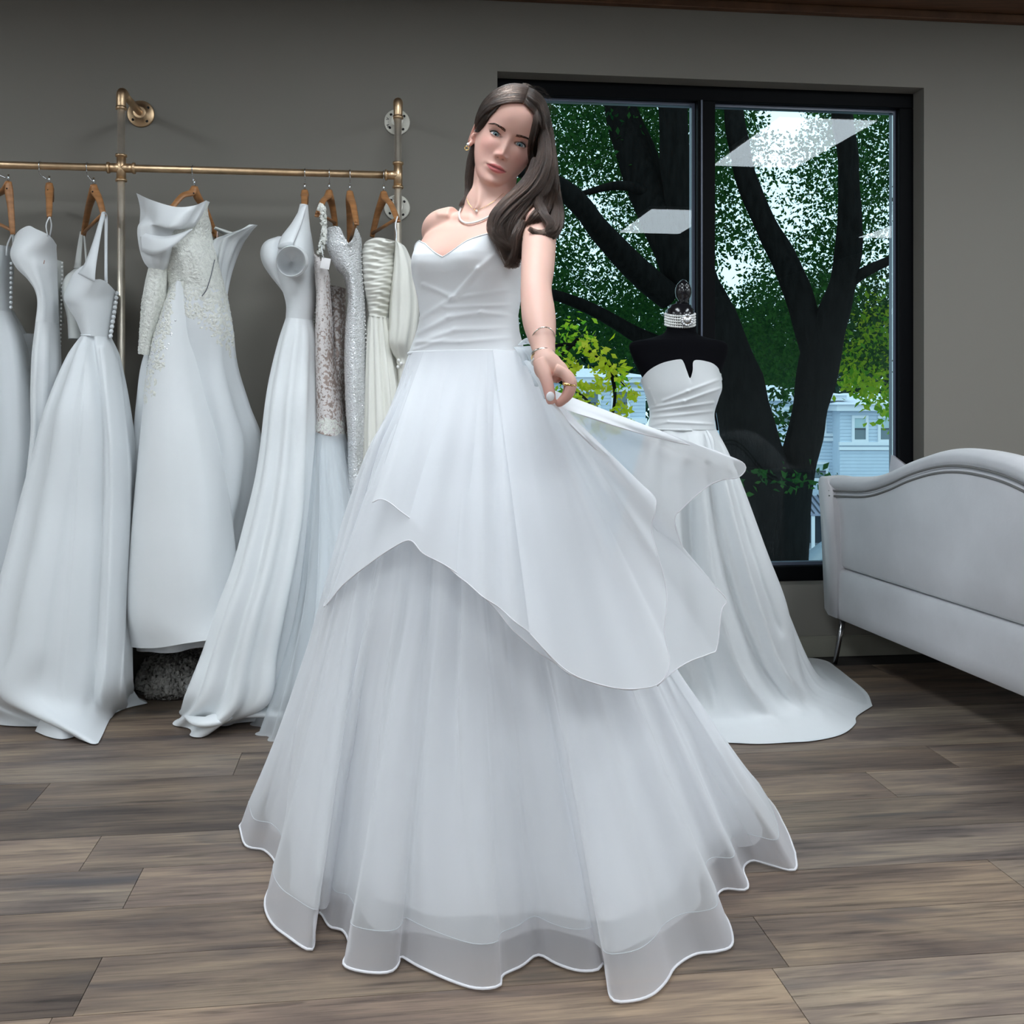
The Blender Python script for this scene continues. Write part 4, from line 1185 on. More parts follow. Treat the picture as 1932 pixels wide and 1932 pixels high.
# ---- leaves
def leafmat(name, c, c2, tr=.4):
    m, t, b, out = nt(name)
    g_ = t.nodes.new('ShaderNodeNewGeometry')
    mx = t.nodes.new('ShaderNodeMix'); mx.data_type = 'RGBA'
    mx.inputs[6].default_value = (*c, 1); mx.inputs[7].default_value = (*c2, 1)
    t.links.new(g_.outputs['Random Per Island'], mx.inputs[0])
    d = t.nodes.new('ShaderNodeBsdfDiffuse'); l = t.nodes.new('ShaderNodeBsdfTranslucent')
    t.links.new(mx.outputs[2], d.inputs[0]); t.links.new(mx.outputs[2], l.inputs[0])
    s = t.nodes.new('ShaderNodeMixShader'); s.inputs[0].default_value = tr
    t.links.new(d.outputs[0], s.inputs[1]); t.links.new(l.outputs[0], s.inputs[2])
    t.links.new(s.outputs[0], out.inputs['Surface'])
    return m


M['leaf'] = leafmat('green_leaf', (.012, .055, .018), (.040, .13, .028), .45)
M['leaf_y'] = leafmat('yellow_green_leaf', (.52, .62, .02), (.72, .62, .06), .5)  # yellow leaves, their colour raised in place of sunlight
M['leaf_b'] = leafmat('sun_painted_green_leaf', (.12, .40, .03), (.55, .68, .04), .5)  # sunlight put into the leaf colour, no sun lamp shines here
M['leaf_far'] = leafmat('distant_leaf', (.020, .055, .040), (.05, .11, .06), .3)


def vnoise(Q, cell, seed):
    """Smooth value noise at points."""
    r = np.random.default_rng(seed).random((24, 24, 24))
    q = Q / cell
    i = np.floor(q).astype(int); f = q - i
    f = f * f * (3 - 2 * f)
    o = 0
    for a in (0, 1):
        for b_ in (0, 1):
            for c_ in (0, 1):
                w_ = (f[:, 0] if a else 1 - f[:, 0]) * (f[:, 1] if b_ else 1 - f[:, 1]) * (f[:, 2] if c_ else 1 - f[:, 2])
                o = o + w_ * r[(i[:, 0] + a) % 24, (i[:, 1] + b_) % 24, (i[:, 2] + c_) % 24]
    return o


def leaves(name, C, size, mt, parent, seed=1, **kw):
    """Pointed leaves, two triangles each with a fold, at the centres C."""
    r = np.random.default_rng(seed)
    n = len(C)
    a = r.normal(size=(n, 3)); a /= np.linalg.norm(a, axis=1)[:, None]
    b_ = r.normal(size=(n, 3)); b_ -= a * (a * b_).sum(1)[:, None]; b_ /= np.linalg.norm(b_, axis=1)[:, None]
    nn = np.cross(a, b_)
    s = (size * r.uniform(.6, 1.3, n))[:, None]
    V = np.stack([C - a * s, C + b_ * s * .55 + nn * s * .18, C + a * s, C - b_ * s * .55 + nn * s * .18], 1).reshape(-1, 3)
    org = V.mean(0)
    me = bpy.data.meshes.new(name)
    me.vertices.add(4 * n); me.vertices.foreach_set('co', (V - org).ravel())
    me.loops.add(6 * n); me.polygons.add(2 * n)
    k = np.arange(n)[:, None] * 4
    me.loops.foreach_set('vertex_index', np.concatenate([k + np.array([[0, 1, 2, 0, 2, 3]])], 1).ravel().astype(np.int32))
    me.polygons.foreach_set('loop_start', np.arange(0, 6 * n, 3, dtype=np.int32))
    me.update(calc_edges=True); me.validate()
    me.materials.append(mt)
    o = bpy.data.objects.new(name, me)
    po = np.array(parent.location)
    o.location = org - po
    put(o, parent, kind='stuff', **kw)
    return o


YT = 8.4
tree = empty('shade_tree', (P(1450, 0, YT)[0], YT, GZ), 'big dark-trunked shade tree forking close outside the window', 'tree')


def limb(name, pts, wid, n=40, label=None):
    p = [P(a, b_, y) for a, b_, y in pts]
    r = [w_ * y / F / 2 for w_, (a, b_, y) in zip(wid, pts)]
    V, Fc = tube(p, r, 16, n=n)
    V += (vnoise(V + 20, .25, 5) - .5)[:, None] * np.array([.10, .10, 0]) * np.minimum(1, np.array(r).mean() / .2)
    return mesh(name, V, Fc, M['bark'], tree, label=label)


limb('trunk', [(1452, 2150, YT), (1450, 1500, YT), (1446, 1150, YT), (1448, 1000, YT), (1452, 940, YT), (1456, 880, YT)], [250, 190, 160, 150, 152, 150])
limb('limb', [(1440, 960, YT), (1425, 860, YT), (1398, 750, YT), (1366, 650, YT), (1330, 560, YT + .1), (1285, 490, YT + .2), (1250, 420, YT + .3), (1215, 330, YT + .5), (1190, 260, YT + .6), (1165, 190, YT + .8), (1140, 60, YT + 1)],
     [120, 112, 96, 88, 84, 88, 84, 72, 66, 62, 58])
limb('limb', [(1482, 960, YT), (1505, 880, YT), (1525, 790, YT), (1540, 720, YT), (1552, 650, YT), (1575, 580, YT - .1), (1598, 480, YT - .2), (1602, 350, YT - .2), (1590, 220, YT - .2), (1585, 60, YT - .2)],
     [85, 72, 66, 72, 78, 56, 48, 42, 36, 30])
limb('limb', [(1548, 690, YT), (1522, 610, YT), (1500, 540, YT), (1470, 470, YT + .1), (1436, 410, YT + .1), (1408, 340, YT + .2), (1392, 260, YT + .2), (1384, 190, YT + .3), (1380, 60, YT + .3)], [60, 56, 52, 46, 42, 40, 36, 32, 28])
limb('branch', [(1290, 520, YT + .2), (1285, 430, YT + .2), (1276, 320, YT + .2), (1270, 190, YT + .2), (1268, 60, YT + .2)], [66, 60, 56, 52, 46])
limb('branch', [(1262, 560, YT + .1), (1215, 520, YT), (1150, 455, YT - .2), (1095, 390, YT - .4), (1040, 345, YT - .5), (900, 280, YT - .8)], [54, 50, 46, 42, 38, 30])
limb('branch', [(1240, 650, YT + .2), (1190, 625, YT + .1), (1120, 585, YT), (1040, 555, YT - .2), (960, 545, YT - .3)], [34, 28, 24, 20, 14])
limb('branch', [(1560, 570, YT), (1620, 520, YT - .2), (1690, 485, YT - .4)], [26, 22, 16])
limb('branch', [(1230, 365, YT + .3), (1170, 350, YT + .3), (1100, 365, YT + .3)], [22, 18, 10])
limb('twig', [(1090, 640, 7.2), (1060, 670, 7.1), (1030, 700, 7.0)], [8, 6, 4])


def cloud(n, x, y, z, cell, thr, seed, keep=None):
    r = np.random.default_rng(seed)
    out, tot = [], 0
    while tot < n:
        q = np.stack([r.uniform(*x, 40000), r.uniform(*y, 40000), r.uniform(*z, 40000)], 1)
        w_ = vnoise(q + 50, cell, seed) * .62 + vnoise(q + 70, cell * .35, seed + 1) * .38
        k = w_ > thr
        px, py = proj(q)
        if keep is not None: k &= keep(px, py, q, r)
        out.append(q[k]); tot += k.sum()
    return np.concatenate(out)[:n]


def keepg(px, py, q, r):
    lim = np.where(px < 1260, 690 + 18 * np.sin(px * .05), np.where(px < 1400, 660, np.where(px < 1520, 730 + 12 * np.sin(px * .09), 700)))
    k = (np.abs(q[:, 0] / q[:, 1] - .24) < .40) & (py > -90)
    k &= py < lim + 25 * (r.random(len(px)) - .5)
    # thinner crown in the middle of the right pane, where the sky shows
    g = np.exp(-((px - 1470) / 70) ** 2 - ((py - 360) / 190) ** 2) * .86 + np.exp(-((px - 1380) / 45) ** 2 - ((py - 520) / 60) ** 2) * .9 + np.exp(-((px - 1490) / 60) ** 2 - ((py - 220) / 35) ** 2) * .7
    g = np.maximum(g, np.exp(-((px - 1160) / 80) ** 2 - ((py - 480) / 80) ** 2) * .5)
    return k & (r.random(len(px)) > g)


leaves('foliage', cloud(270000, (-3, 8.5), (8.8, 15), (.9, 6.8), 1.0, .485, 21, keepg), .027, M['leaf'], tree, 2)
low = [P(a, b_, 7.85) + rng.normal(0, 1, 3) * np.array([.12, .2, .04]) for a, b_ in [(1440, 905), (1470, 898), (1500, 905), (1545, 912), (1415, 900), (1560, 905)] for _ in range(16)]
low += [P(a, b_, 9.2) + rng.normal(0, 1, 3) * np.array([.09, .15, .06]) for a, b_ in [(1478, 790), (1488, 810), (1470, 780), (1495, 825), (1480, 760), (1465, 750)] for _ in range(30)]
leaves('low_foliage', np.array(low), .034, M['leaf'], tree, 3)

mp = empty('maple', (P(1100, 0, 7.2)[0], 7.2, GZ), 'young maple with yellow-green leaves beside the bride', 'tree')
mesh('stem', *tube([np.array([P(1000, 0, 7.2)[0], 7.2, GZ]), P(1010, 850, 7.2), P(1020, 700, 7.2), P(1010, 560, 7.2)], [.05, .04, .03, .01], 8, n=30), M['bark'], mp)
for pts in (((1012, 740), (1080, 750), (1130, 780), (1160, 800)), ((1016, 660), (1080, 650), (1135, 680), (1180, 730)), ((1015, 700), (1090, 740), (1150, 800), (1190, 805)), ((1150, 690), (1160, 740), (1155, 790))):
    mesh('branch', *tube([P(a, b_, 7.15) for a, b_ in pts], [.016, .012, .008, .004][:len(pts)], 6, n=16), M['bark'], mp)
yl = [((1125, 670), 14), ((1140, 690), 16), ((1150, 710), 18), ((1165, 705), 10), ((1135, 725), 12), ((1110, 750), 14), ((1100, 780), 14), ((1095, 735), 8), ((1165, 745), 12), ((1172, 775), 10), ((1165, 800), 10), ((1195, 745), 9), ((1150, 800), 10), ((1080, 690), 10), ((1085, 760), 12), ((1110, 650), 10)]
C = np.concatenate([np.array([P(a + rng.normal(0, s), b_ + rng.normal(0, s), 7.15 + rng.normal(0, .12)) for _ in range(24)]) for (a, b_), s in yl])
leaves('foliage', C, .032, M['leaf_y'], mp, 5)
gl_ = [((1080, 790), 14), ((1130, 805), 12), ((1060, 740), 10), ((1170, 720), 10), ((1075, 620), 16), ((1100, 640), 16), ((1060, 660), 14)]
C = np.concatenate([np.array([P(a + rng.normal(0, s), b_ + rng.normal(0, s), 7.25 + rng.normal(0, .12)) for _ in range(30)]) for (a, b_), s in gl_])
leaves('green_foliage', C, .028, M['leaf_b'], mp, 6)

sb = empty('street_tree', (P(1680, 0, 11.0)[0], 11.0, GZ), 'slim tree with yellow-green leaves coloured bright as if sunlit at the right of the window', 'tree')
mesh('stem', *tube([np.array([P(1760, 0, 11)[0], 11, GZ]), P(1755, 800, 11), P(1730, 620, 11), P(1700, 500, 11)], [.12, .10, .07, .03], 8, n=24), M['bark'], sb)
yl = [((1600, 690), 16), ((1625, 700), 20), ((1650, 680), 22), ((1680, 700), 20), ((1640, 740), 16), ((1665, 760), 18), ((1690, 780), 18), ((1610, 720), 14), ((1720, 740), 24), ((1655, 640), 22), ((1620, 650), 18), ((1690, 650), 24), ((1640, 600), 24), ((1680, 590), 24)]
C = np.concatenate([np.array([P(a + rng.normal(0, s), b_ + rng.normal(0, s), 11 + rng.normal(0, .4)) for _ in range(80)]) for (a, b_), s in yl])
leaves('foliage', C, .045, M['leaf_b'], sb, 7)

for i, (px, top, wd, lab) in enumerate([(1060, 545, 120, 'left of the distant green trees behind the houses'), (1190, 560, 110, 'distant green tree above the left house roof'), (1330, 590, 120, 'distant green tree behind the mullion'),
                                        (1450, 560, 110, 'distant green tree between the trunk limbs'), (1560, 600, 110, 'distant green tree right of the trunk'), (1690, 560, 130, 'rightmost of the distant green trees behind the houses')]):
    Yd = 66 + 3 * (i % 3)
    c_ = P(px, 0, Yd)
    td = empty('distant_tree', (c_[0], Yd, GZ), lab, 'tree', 'trees beyond the houses')
    mesh('trunk', *tube([np.array([c_[0], Yd, GZ]), np.array([c_[0], Yd, 3])], [.5, .3], 8), M['bark'], td)
    zt_, zb_ = P(0, top, Yd)[2], P(0, 800, Yd)[2]
    q = rng.normal(0, 1, (1500, 3)); q /= np.linalg.norm(q, axis=1)[:, None]
    q *= rng.random((1500, 1)) ** .35
    C = q * np.array([wd * Yd / F * .75, 2.2, (zt_ - zb_) / 2]) + np.array([c_[0], Yd, (zt_ + zb_) / 2])
    leaves('foliage', C, .34, M['leaf_far'], td, 30 + i)
# ------------------------------------------------------------------ the bride
lady = empty('person', np.array([-.08, 2.40, 0]), 'woman in white strapless tiered tulle wedding gown lifting the overskirt with one hand', 'person')

# head frame: x to the right of the picture, y forward out of the face, z up the head; origin between the eyes
hf = Vector((.055, -1.0, -.20)).normalized()
hu0 = (Vector((0, 0, 1)) - hf * hf.z).normalized()
hr0 = hu0.cross(hf).normalized()
if hr0.x < 0: hr0 = -hr0
RO = math.radians(22.5)
hu = hu0 * math.cos(RO) + hr0 * math.sin(RO)
hr = hr0 * math.cos(RO) - hu0 * math.sin(RO)
HM = np.array([hr, hf, hu])                           # rows: local axes in world
HO = P(958.6, 263.2, 2.365)
HS = 1.0


def H2W(L): return np.asarray(L, dtype=float) * HS @ HM + HO
def W2H(V): return (np.asarray(V) - HO) @ HM.T / HS


def g2(x, z, x0, z0, sx, sz): return np.exp(-((x - x0) / sx) ** 2 - ((z - z0) / sz) ** 2)


def head_surface(nz=150, na=220, hair=0.0):
    """Closed head: sections from under the chin to the crown."""
    zk = [-.1135, -.112, -.107, -.100, -.090, -.078, -.066, -.050, -.030, -.010, .010, .030, .050, .070, .088, .102, .113, .120, .1235, .1245]
    wk = [.004, .013, .0225, .031, .0400, .0475, .0535, .0605, .0665, .0695, .0712, .0728, .0735, .0722, .0680, .0590, .0455, .0310, .0165, .003]
    fk = [-.016, -.0065, .0010, .0045, .0030, .0010, .0025, .0010, .0000, .0010, .0020, .0075, .0085, .0040, -.0080, -.0250, -.0450, -.0620, -.0760, -.0860]
    bk = [-.020, -.030, -.042, -.056, -.074, -.092, -.112, -.150, -.172, -.184, -.191, -.195, -.196, -.193, -.184, -.170, -.152, -.132, -.114, -.094]
    ck = [-.018, -.020, -.026, -.034, -.046, -.058, -.068, -.078, -.084, -.086, -.088, -.090, -.092, -.093, -.093, -.093, -.092, -.091, -.091, -.090]
    s = np.linspace(0, 1, nz)
    kk = cr(np.stack([zk, wk, fk, bk, ck], 1), nz)
    a = np.linspace(0, 2 * np.pi, na, endpoint=False)
    # more points on the face
    a = a - .55 * np.sin(2 * (a - np.pi / 2)) * 0 + 0
    V = np.zeros((nz, na, 3))
    for j in range(nz):
        z, w, f, b, c = kk[j]
        ca, sa = np.cos(a), np.sin(a)
        ef = 2.35
        x = w * np.sign(ca) * np.abs(ca) ** (2 / ef)
        y = np.where(sa >= 0, c + (f - c) * np.abs(sa) ** (2 / 2.15), c - (c - b) * np.abs(sa) ** (2 / 2.0))
        V[j] = np.stack([x, y, np.full(na, z)], 1)
    return V


def face_relief(V):
    """Push the front of the head into a face."""
    x, y, z = V[..., 0], V[..., 1], V[..., 2]
    fr = np.clip((y + .075) / .05, 0, 1)
    ax = np.abs(x)
    d = np.zeros_like(x)
    # eye sockets, brow, cheeks, jaw
    d -= .0075 * g2(ax, z, .030, .000, .0150, .0105)
    d -= .0050 * g2(ax, z, .0165, .002, .0070, .010)
    d += .0022 * g2(ax, z, .031, .0185, .017, .006)
    d += .0035 * g2(ax, z, .040, -.026, .017, .013)
    d -= .0022 * g2(ax, z, .030, -.060, .013, .020)
    # nose
    h = np.interp(z, [-.0505, -.0470, -.0440, -.0405, -.0365, -.030, -.020, -.010, .000, .008, .020, .03], [0, .0022, .0085, .0150, .0180, .0160, .0112, .0070, .0040, .0026, .0010, 0])
    sw = np.interp(z, [-.05, -.040, -.036, -.030, -.015, .0, .01, .03], [.0098, .0095, .0092, .0082, .0074, .0072, .0090, .013])
    d += h * np.exp(-(ax / sw) ** 2)
    d += .0062 * g2(ax, z, .0115, -.0405, .0055, .0060)
    d -= .0012 * g2(ax, z, .0190, -.040, .0045, .008)
    d -= .0050 * g2(ax, z, .0062, -.0462, .0026, .0018)
    # mouth
    zc = z + .0022 * (ax / .024) ** 2 * 0
    up = g2(ax, z, .0055, -.0640, .0135, .0036) * .0050
    lo = g2(x, z, 0, -.0752, .0145, .0046) * .0062
    d += up + lo
    d -= .0016 * g2(x, z, 0, -.0640, .0030, .0030)
    d -= .0034 * np.exp(-((z + .0688 - .0009 * (ax / .02) ** 2) / .00125) ** 2) * np.clip((.0255 - ax) / .004, 0, 1)
    d += .0030 * g2(x, z, 0, -.068, .026, .011)
    d -= .0016 * g2(ax, z, .0265, -.0685, .0035, .0045)
    d -= .0012 * g2(x, z, 0, -.056, .0030, .006)
    d -= .0022 * g2(x, z, 0, -.0845, .014, .0042)
    d += .0045 * g2(x, z, 0, -.100, .013, .0095)
    V = V.copy()
    V[..., 1] += d * fr
    # eyelids follow the eyeballs
    for sx in (-1, 1):
        ex, ey, ez = sx * EX, EY, EZ
        r = ER + .0017
        dx, dz = V[..., 0] - ex, V[..., 2] - ez
        rr = dx * dx + dz * dz
        sph = ey + np.sqrt(np.maximum(r * r - rr, 0))
        k = np.clip((r * .99 - np.sqrt(rr)) / (r * .40), 0, 1) * (V[..., 1] > -.05)
        k = k * k * (3 - 2 * k)
        V[..., 1] = V[..., 1] * (1 - k) + np.maximum(V[..., 1], sph) * k
    return V


EX, EY, EZ, ER = .0298, -.0208, .0003, .0122
hv = face_relief(head_surface())
nzh, nah = hv.shape[:2]
hfc = grid_faces(nah, nzh, True)
hfc.append(tuple(range(nah))[::-1]); hfc.append(tuple(range((nzh - 1) * nah, nzh * nah)))
parts = [(H2W(hv.reshape(-1, 3)), hfc)]
for sx in (-1, 1):                                    # ears
    c_ = np.array([sx * .0735, -.092, -.016])
    R0 = np.array([[math.cos(.42), sx * math.sin(.42), 0], [-sx * math.sin(.42), math.cos(.42), 0], [0, 0, 1]])
    parts.append((H2W(ell(c_, (.0050, .0150, .0270), 20, 14, R0.T)[0]), ell(c_, 1, 20, 14)[1]))
    rim = []
    for a in np.linspace(-1.9, 2.6, 22):
        rim.append(c_ + np.array([sx * (.0065 + .002 * math.cos(a)), -.002 + .0155 * math.cos(a + 1.57) * -1, .004 + .0245 * math.sin(a + 0) * 1.0]))
    rim = np.array(rim)
    V, Fc = tube(rim, [.0026] * 22, 8)
    parts.append((H2W(V), Fc))
    V, Fc = ell(c_ + np.array([sx * .003, .004, -.0245]), (.0042, .0062, .0075), 14, 10)
    parts.append((H2W(V), Fc))
    V, Fc = ell(c_ + np.array([sx * .003, .0115, -.004]), (.0045, .004, .008), 12, 8)
    parts.append((H2W(V), Fc))

# torso frame: turned to the left of the picture
TY = math.radians(27)
tl = np.array([math.cos(TY), -math.sin(TY), 0])       # her left side (to the right of the picture, nearer the lens)
tf = np.array([-math.sin(TY), -math.cos(TY), 0])      # forward
TC = [(.93, -.110, 2.42, .165, .105, .125), (1.03, -.108, 2.42, .158, .100, .120), (1.10, -.107, 2.415, .148, .096, .112), (1.155, -.106, 2.41, .132, .092, .100), (1.20, -.102, 2.405, .116, .086, .088),
      (1.235, -.099, 2.40, .110, .083, .083), (1.28, -.098, 2.40, .117, .088, .085), (1.325, -.096, 2.40, .127, .096, .088), (1.365, -.092, 2.405, .134, .098, .090), (1.400, -.086, 2.41, .137, .090, .088),
      (1.430, -.078, 2.415, .132, .074, .078), (1.452, -.070, 2.42, .112, .060, .068), (1.470, -.062, 2.425, .086, .052, .060), (1.490, -.055, 2.43, .062, .050, .055), (1.505, -.050, 2.435, .050, .046, .050)]


def torso_ring(k, n=96):
    z, x, y, a, bf, bb = k
    u = np.linspace(0, 2 * np.pi, n, endpoint=False)
    ca, sa = np.cos(u), np.sin(u)
    la = a * np.sign(ca) * np.abs(ca) ** (2 / 2.3)
    fo = np.where(sa > 0, bf, bb) * np.sign(sa) * np.abs(sa) ** (2 / 2.2)
    b = np.zeros(n)
    bz = math.exp(-((z - 1.352) / .046) ** 2) if z > 1.352 else math.exp(-((z - 1.352) / .040) ** 2)
    for s in (-1, 1):
        b += .040 * bz * np.exp(-((la - s * .062) / .046) ** 2) * (sa > -.1)
    fo = fo + b
    return np.array([x, y, z]) + la[:, None] * tl + fo[:, None] * tf


tk = cr(np.array(TC), 70)
tv = np.array([torso_ring(k) for k in tk])
V, Fc = tv.reshape(-1, 3), grid_faces(96, 70, True)
Fc.append(tuple(range(96))[::-1]); Fc.append(tuple(range(69 * 96, 70 * 96)))
parts.append((V, Fc))
nb_ = np.array([-.056, 2.432, 1.455])
parts.append(tube([nb_, P(918, 392, 2.437), P(930, 364, 2.440), H2W((.002, -.084, -.060)), H2W((.0, -.092, -.02))], [.060, .0535, .0500, .0515, .050], 40, n=24))
# sternomastoid
parts.append(tube([P(896, 396, 2.372), P(904, 375, 2.388), H2W((-.048, -.082, -.055))], [.0045, .0065, .008], 12, n=14))
# her right arm goes back behind her
parts.append(tube([P(862, 418, 2.44), P(830, 430, 2.462), P(829, 452, 2.49), P(835, 500, 2.57), P(852, 590, 2.64), P(862, 650, 2.60), P(885, 680, 2.57)], [.038, .041, .0395, .036, .032, .025, .020], 24, n=40))
# her left arm reaches forward and down
parts.append(tube([P(975, 420, 2.37), P(1010, 428, 2.335), P(1016.5, 452, 2.28), P(1014.5, 505, 2.19), P(1011.5, 545, 2.115), P(1015, 585, 2.055), P(1018, 610, 2.02), P(1022, 634, 1.985), P(1026, 660, 1.95), P(1026, 676, 1.935)],
                  [.052, .046, .0385, .0355, .0320, .0338, .0325, .0275, .0215, .0205], 28, n=60))
HD = 0
parts.append(ell(P(1034, 692, 1.922), (.027, .021, .028), 20, 14))
parts.append(tube([P(1026, 670, 1.938), P(1032, 688, 1.925), P(1052, 702, 1.918), P(1062, 709, 1.915)], [.020, .0245, .0215, .017], 20, n=16))
for k, (dy, sh, rr) in enumerate([(0, 0, 1.0), (.0185, 3, 1.02), (.0360, 1, .98), (.0525, -5, .86)]):
    y0 = 1.893 + dy
    parts.append(tube([P(1048, 698, y0 + .004), P(1064 + sh, 705, y0), P(1076 + sh, 722, y0 - .010), P(1071 + sh * .8, 744, y0 - .013), P(1057 + sh * .4, 759, y0 - .010), P(1051 + sh * .2, 762, y0 - .006)], np.array([.0115, .0102, .0095, .0085, .0075, .0060]) * rr, 14, n=26))
parts.append(tube([P(1020, 684, 1.915), P(1027, 705, 1.897), P(1033, 724, 1.886), P(1037, 742, 1.880), P(1040, 757, 1.878), P(1041, 762, 1.8785)], [.0150, .0128, .0112, .0105, .0088, .0065], 16, n=26))

V, Fc = join(parts)
me = bpy.data.meshes.new('body')
me.from_pydata(V.tolist(), [], Fc)
tmp = bpy.data.objects.new('tmp', me)
COL.objects.link(tmp)
rm = tmp.modifiers.new('r', 'REMESH'); rm.mode = 'VOXEL'; rm.voxel_size = .0017; rm.adaptivity = 0
dg = bpy.context.evaluated_depsgraph_get()
ev = tmp.evaluated_get(dg)
mev = ev.to_mesh()
n = len(mev.vertices)
V = np.empty(n * 3); mev.vertices.foreach_get('co', V); V = V.reshape(-1, 3)
FQ = np.empty(len(mev.loops), dtype=np.int32); mev.loops.foreach_get('vertex_index', FQ)
LT = np.empty(len(mev.polygons), dtype=np.int32); mev.polygons.foreach_get('loop_total', LT)
E = np.empty(len(mev.edges) * 2, dtype=np.int32); mev.edges.foreach_get('vertices', E); E = E.reshape(-1, 2)
ev.to_mesh_clear()
bpy.data.objects.remove(tmp); bpy.data.meshes.remove(me)


def smooth(V, it, w):
    deg = np.bincount(E.ravel(), minlength=n)[:, None]
    for _ in range(it):
        acc = np.stack([np.bincount(E[:, 0], V[E[:, 1], k], n) + np.bincount(E[:, 1], V[E[:, 0], k], n) for k in range(3)], 1)
        V = V + (acc / deg - V) * w[:, None]
    return V


Lh = W2H(V)
isface = (Lh[:, 1] > -.06) & (Lh[:, 2] > -.105) & (Lh[:, 2] < .11) & (np.abs(Lh[:, 0]) < .075)
isear = (np.abs(Lh[:, 0]) > .066) & (np.abs(Lh[:, 2] + .018) < .04) & (Lh[:, 1] < -.06)
px, py = proj(V)
hand = (py > 655) & (px > 990) & (V[:, 1] < 2.0)
w_ = np.where(isface, .10, .55)
w_ = np.where(isear, .15, w_); w_ = np.where(hand, .22, w_)
V = smooth(V, 8, w_)
wb = np.where(isface | isear | hand | (Lh[:, 2] > -.09) & (Lh[:, 1] > -.2), 0.0, .6)
V = smooth(V, 42, wb)
px, py = proj(V)


def sridge(a, b, w):
    a, b = np.array(a, float), np.array(b, float)
    t_ = np.clip(((px - a[0]) * (b[0] - a[0]) + (py - a[1]) * (b[1] - a[1])) / ((b - a) ** 2).sum(), 0, 1)
    return np.exp(-((px - a[0] - t_ * (b[0] - a[0])) ** 2 + (py - a[1] - t_ * (b[1] - a[1])) ** 2) / w ** 2)


frt = (V[:, 1] < 2.46) & (py > 360)
for a, b, w, h in (((884, 408), (858, 407), 6, .0035), ((858, 407), (828, 404), 6, .0035), ((904, 404), (940, 398), 6, .003), ((940, 398), (990, 402), 6, .003), ((850, 418), (880, 420), 8, -.003), ((893, 403), (895, 399), 5, -.004)):
    V[:, 1] -= sridge(a, b, w) * h * frt
# open the eyes and cut the mouth after the smoothing
Lh = W2H(V)


def almond(x, z, sx):
    """Signed height inside the eye opening; > 0 inside."""
    t_ = sx * (x - sx * EX) / .0148                    # -1 inner corner, 1 outer corner
    c_ = .0013 * t_                                   # outer corner sits higher
    up_ = .0062 * np.maximum(0, 1 - np.abs(t_ + .08) ** 2.2) ** .8
    lo_ = .0039 * np.maximum(0, 1 - np.abs(t_ - .10) ** 2.2) ** .8
    zz = z - EZ - c_
    return np.where(np.abs(t_) < 1, np.minimum(up_ - zz, zz + lo_), -.01)


for sx in (-1, 1):
    a_ = almond(Lh[:, 0], Lh[:, 2], sx)
    k = np.clip(a_ / .0010, 0, 1) * (Lh[:, 1] > -.045) * (np.abs(Lh[:, 0] - sx * EX) < .0152)
    Lh[:, 1] -= k * .0075
    # crease above the upper lid
    cz = EZ + .0105 - 14 * (Lh[:, 0] - sx * EX) ** 2
    Lh[:, 1] -= .0010 * np.exp(-((Lh[:, 2] - cz) / .0011) ** 2) * np.clip(1.25 - (np.abs(Lh[:, 0] - sx * EX) / .0135) ** 2, 0, 1) * (Lh[:, 1] > -.05) * (Lh[:, 2] > EZ + .003)
V = H2W(Lh)

# colour masks: lips, blush, nostril, knuckles
x, y, z = Lh[:, 0], Lh[:, 1], Lh[:, 2]
ax = np.abs(x)
front = y > -.03
ub = -.0598 - .0016 * np.exp(-(x / .0030) ** 2) - .0092 * (ax / .0255) ** 1.7
lb = -.0794 + .0112 * (ax / .0255) ** 2.2
lip = np.clip((ub - z) / .0012, 0, 1) * np.clip((z - lb) / .0012, 0, 1) * front * (ax < .0255)
line = np.exp(-((z + .0688 - .0009 * (ax / .02) ** 2) / .0011) ** 2) * np.clip((.0262 - ax) / .003, 0, 1) * front
nost = np.exp(-((ax - .0064) / .0022) ** 2 - ((z + .0455) / .0014) ** 2) * front * .8
blush = .9 * g2(ax, z, .042, -.026, .020, .018) * front + .6 * np.exp(-((z + .038) / .01) ** 2 - (ax / .012) ** 2) * front
blush += .7 * isear + .30 * isface
px, py = proj(V)
blush += .55 * np.exp(-((px - 1010) / 12) ** 2 - ((py - 550) / 12) ** 2) * (V[:, 1] < 2.3)
blush += .75 * np.clip((py - 700) / 40, 0, 1) * hand
shade_lid = np.zeros(n)
for sx in (-1, 1):
    a_ = almond(x, z, sx)
    near = np.exp(-(np.abs(a_) / .0016) ** 2) * np.clip(1.6 - (np.abs(x - sx * EX) / .0125) ** 4, 0, 1) * (y > -.05) * (np.abs(z) < .012)
    shade_lid = np.maximum(shade_lid, near * .55)
    shade_lid = np.maximum(shade_lid, .35 * np.exp(-((z - EZ - .0078) / .0035) ** 2 - ((x - sx * EX) / .013) ** 2) * (y > -.05))
attr = np.stack([lip, np.clip(line + nost, 0, 1), np.clip(blush, 0, 1), shade_lid], 1).astype(np.float32)

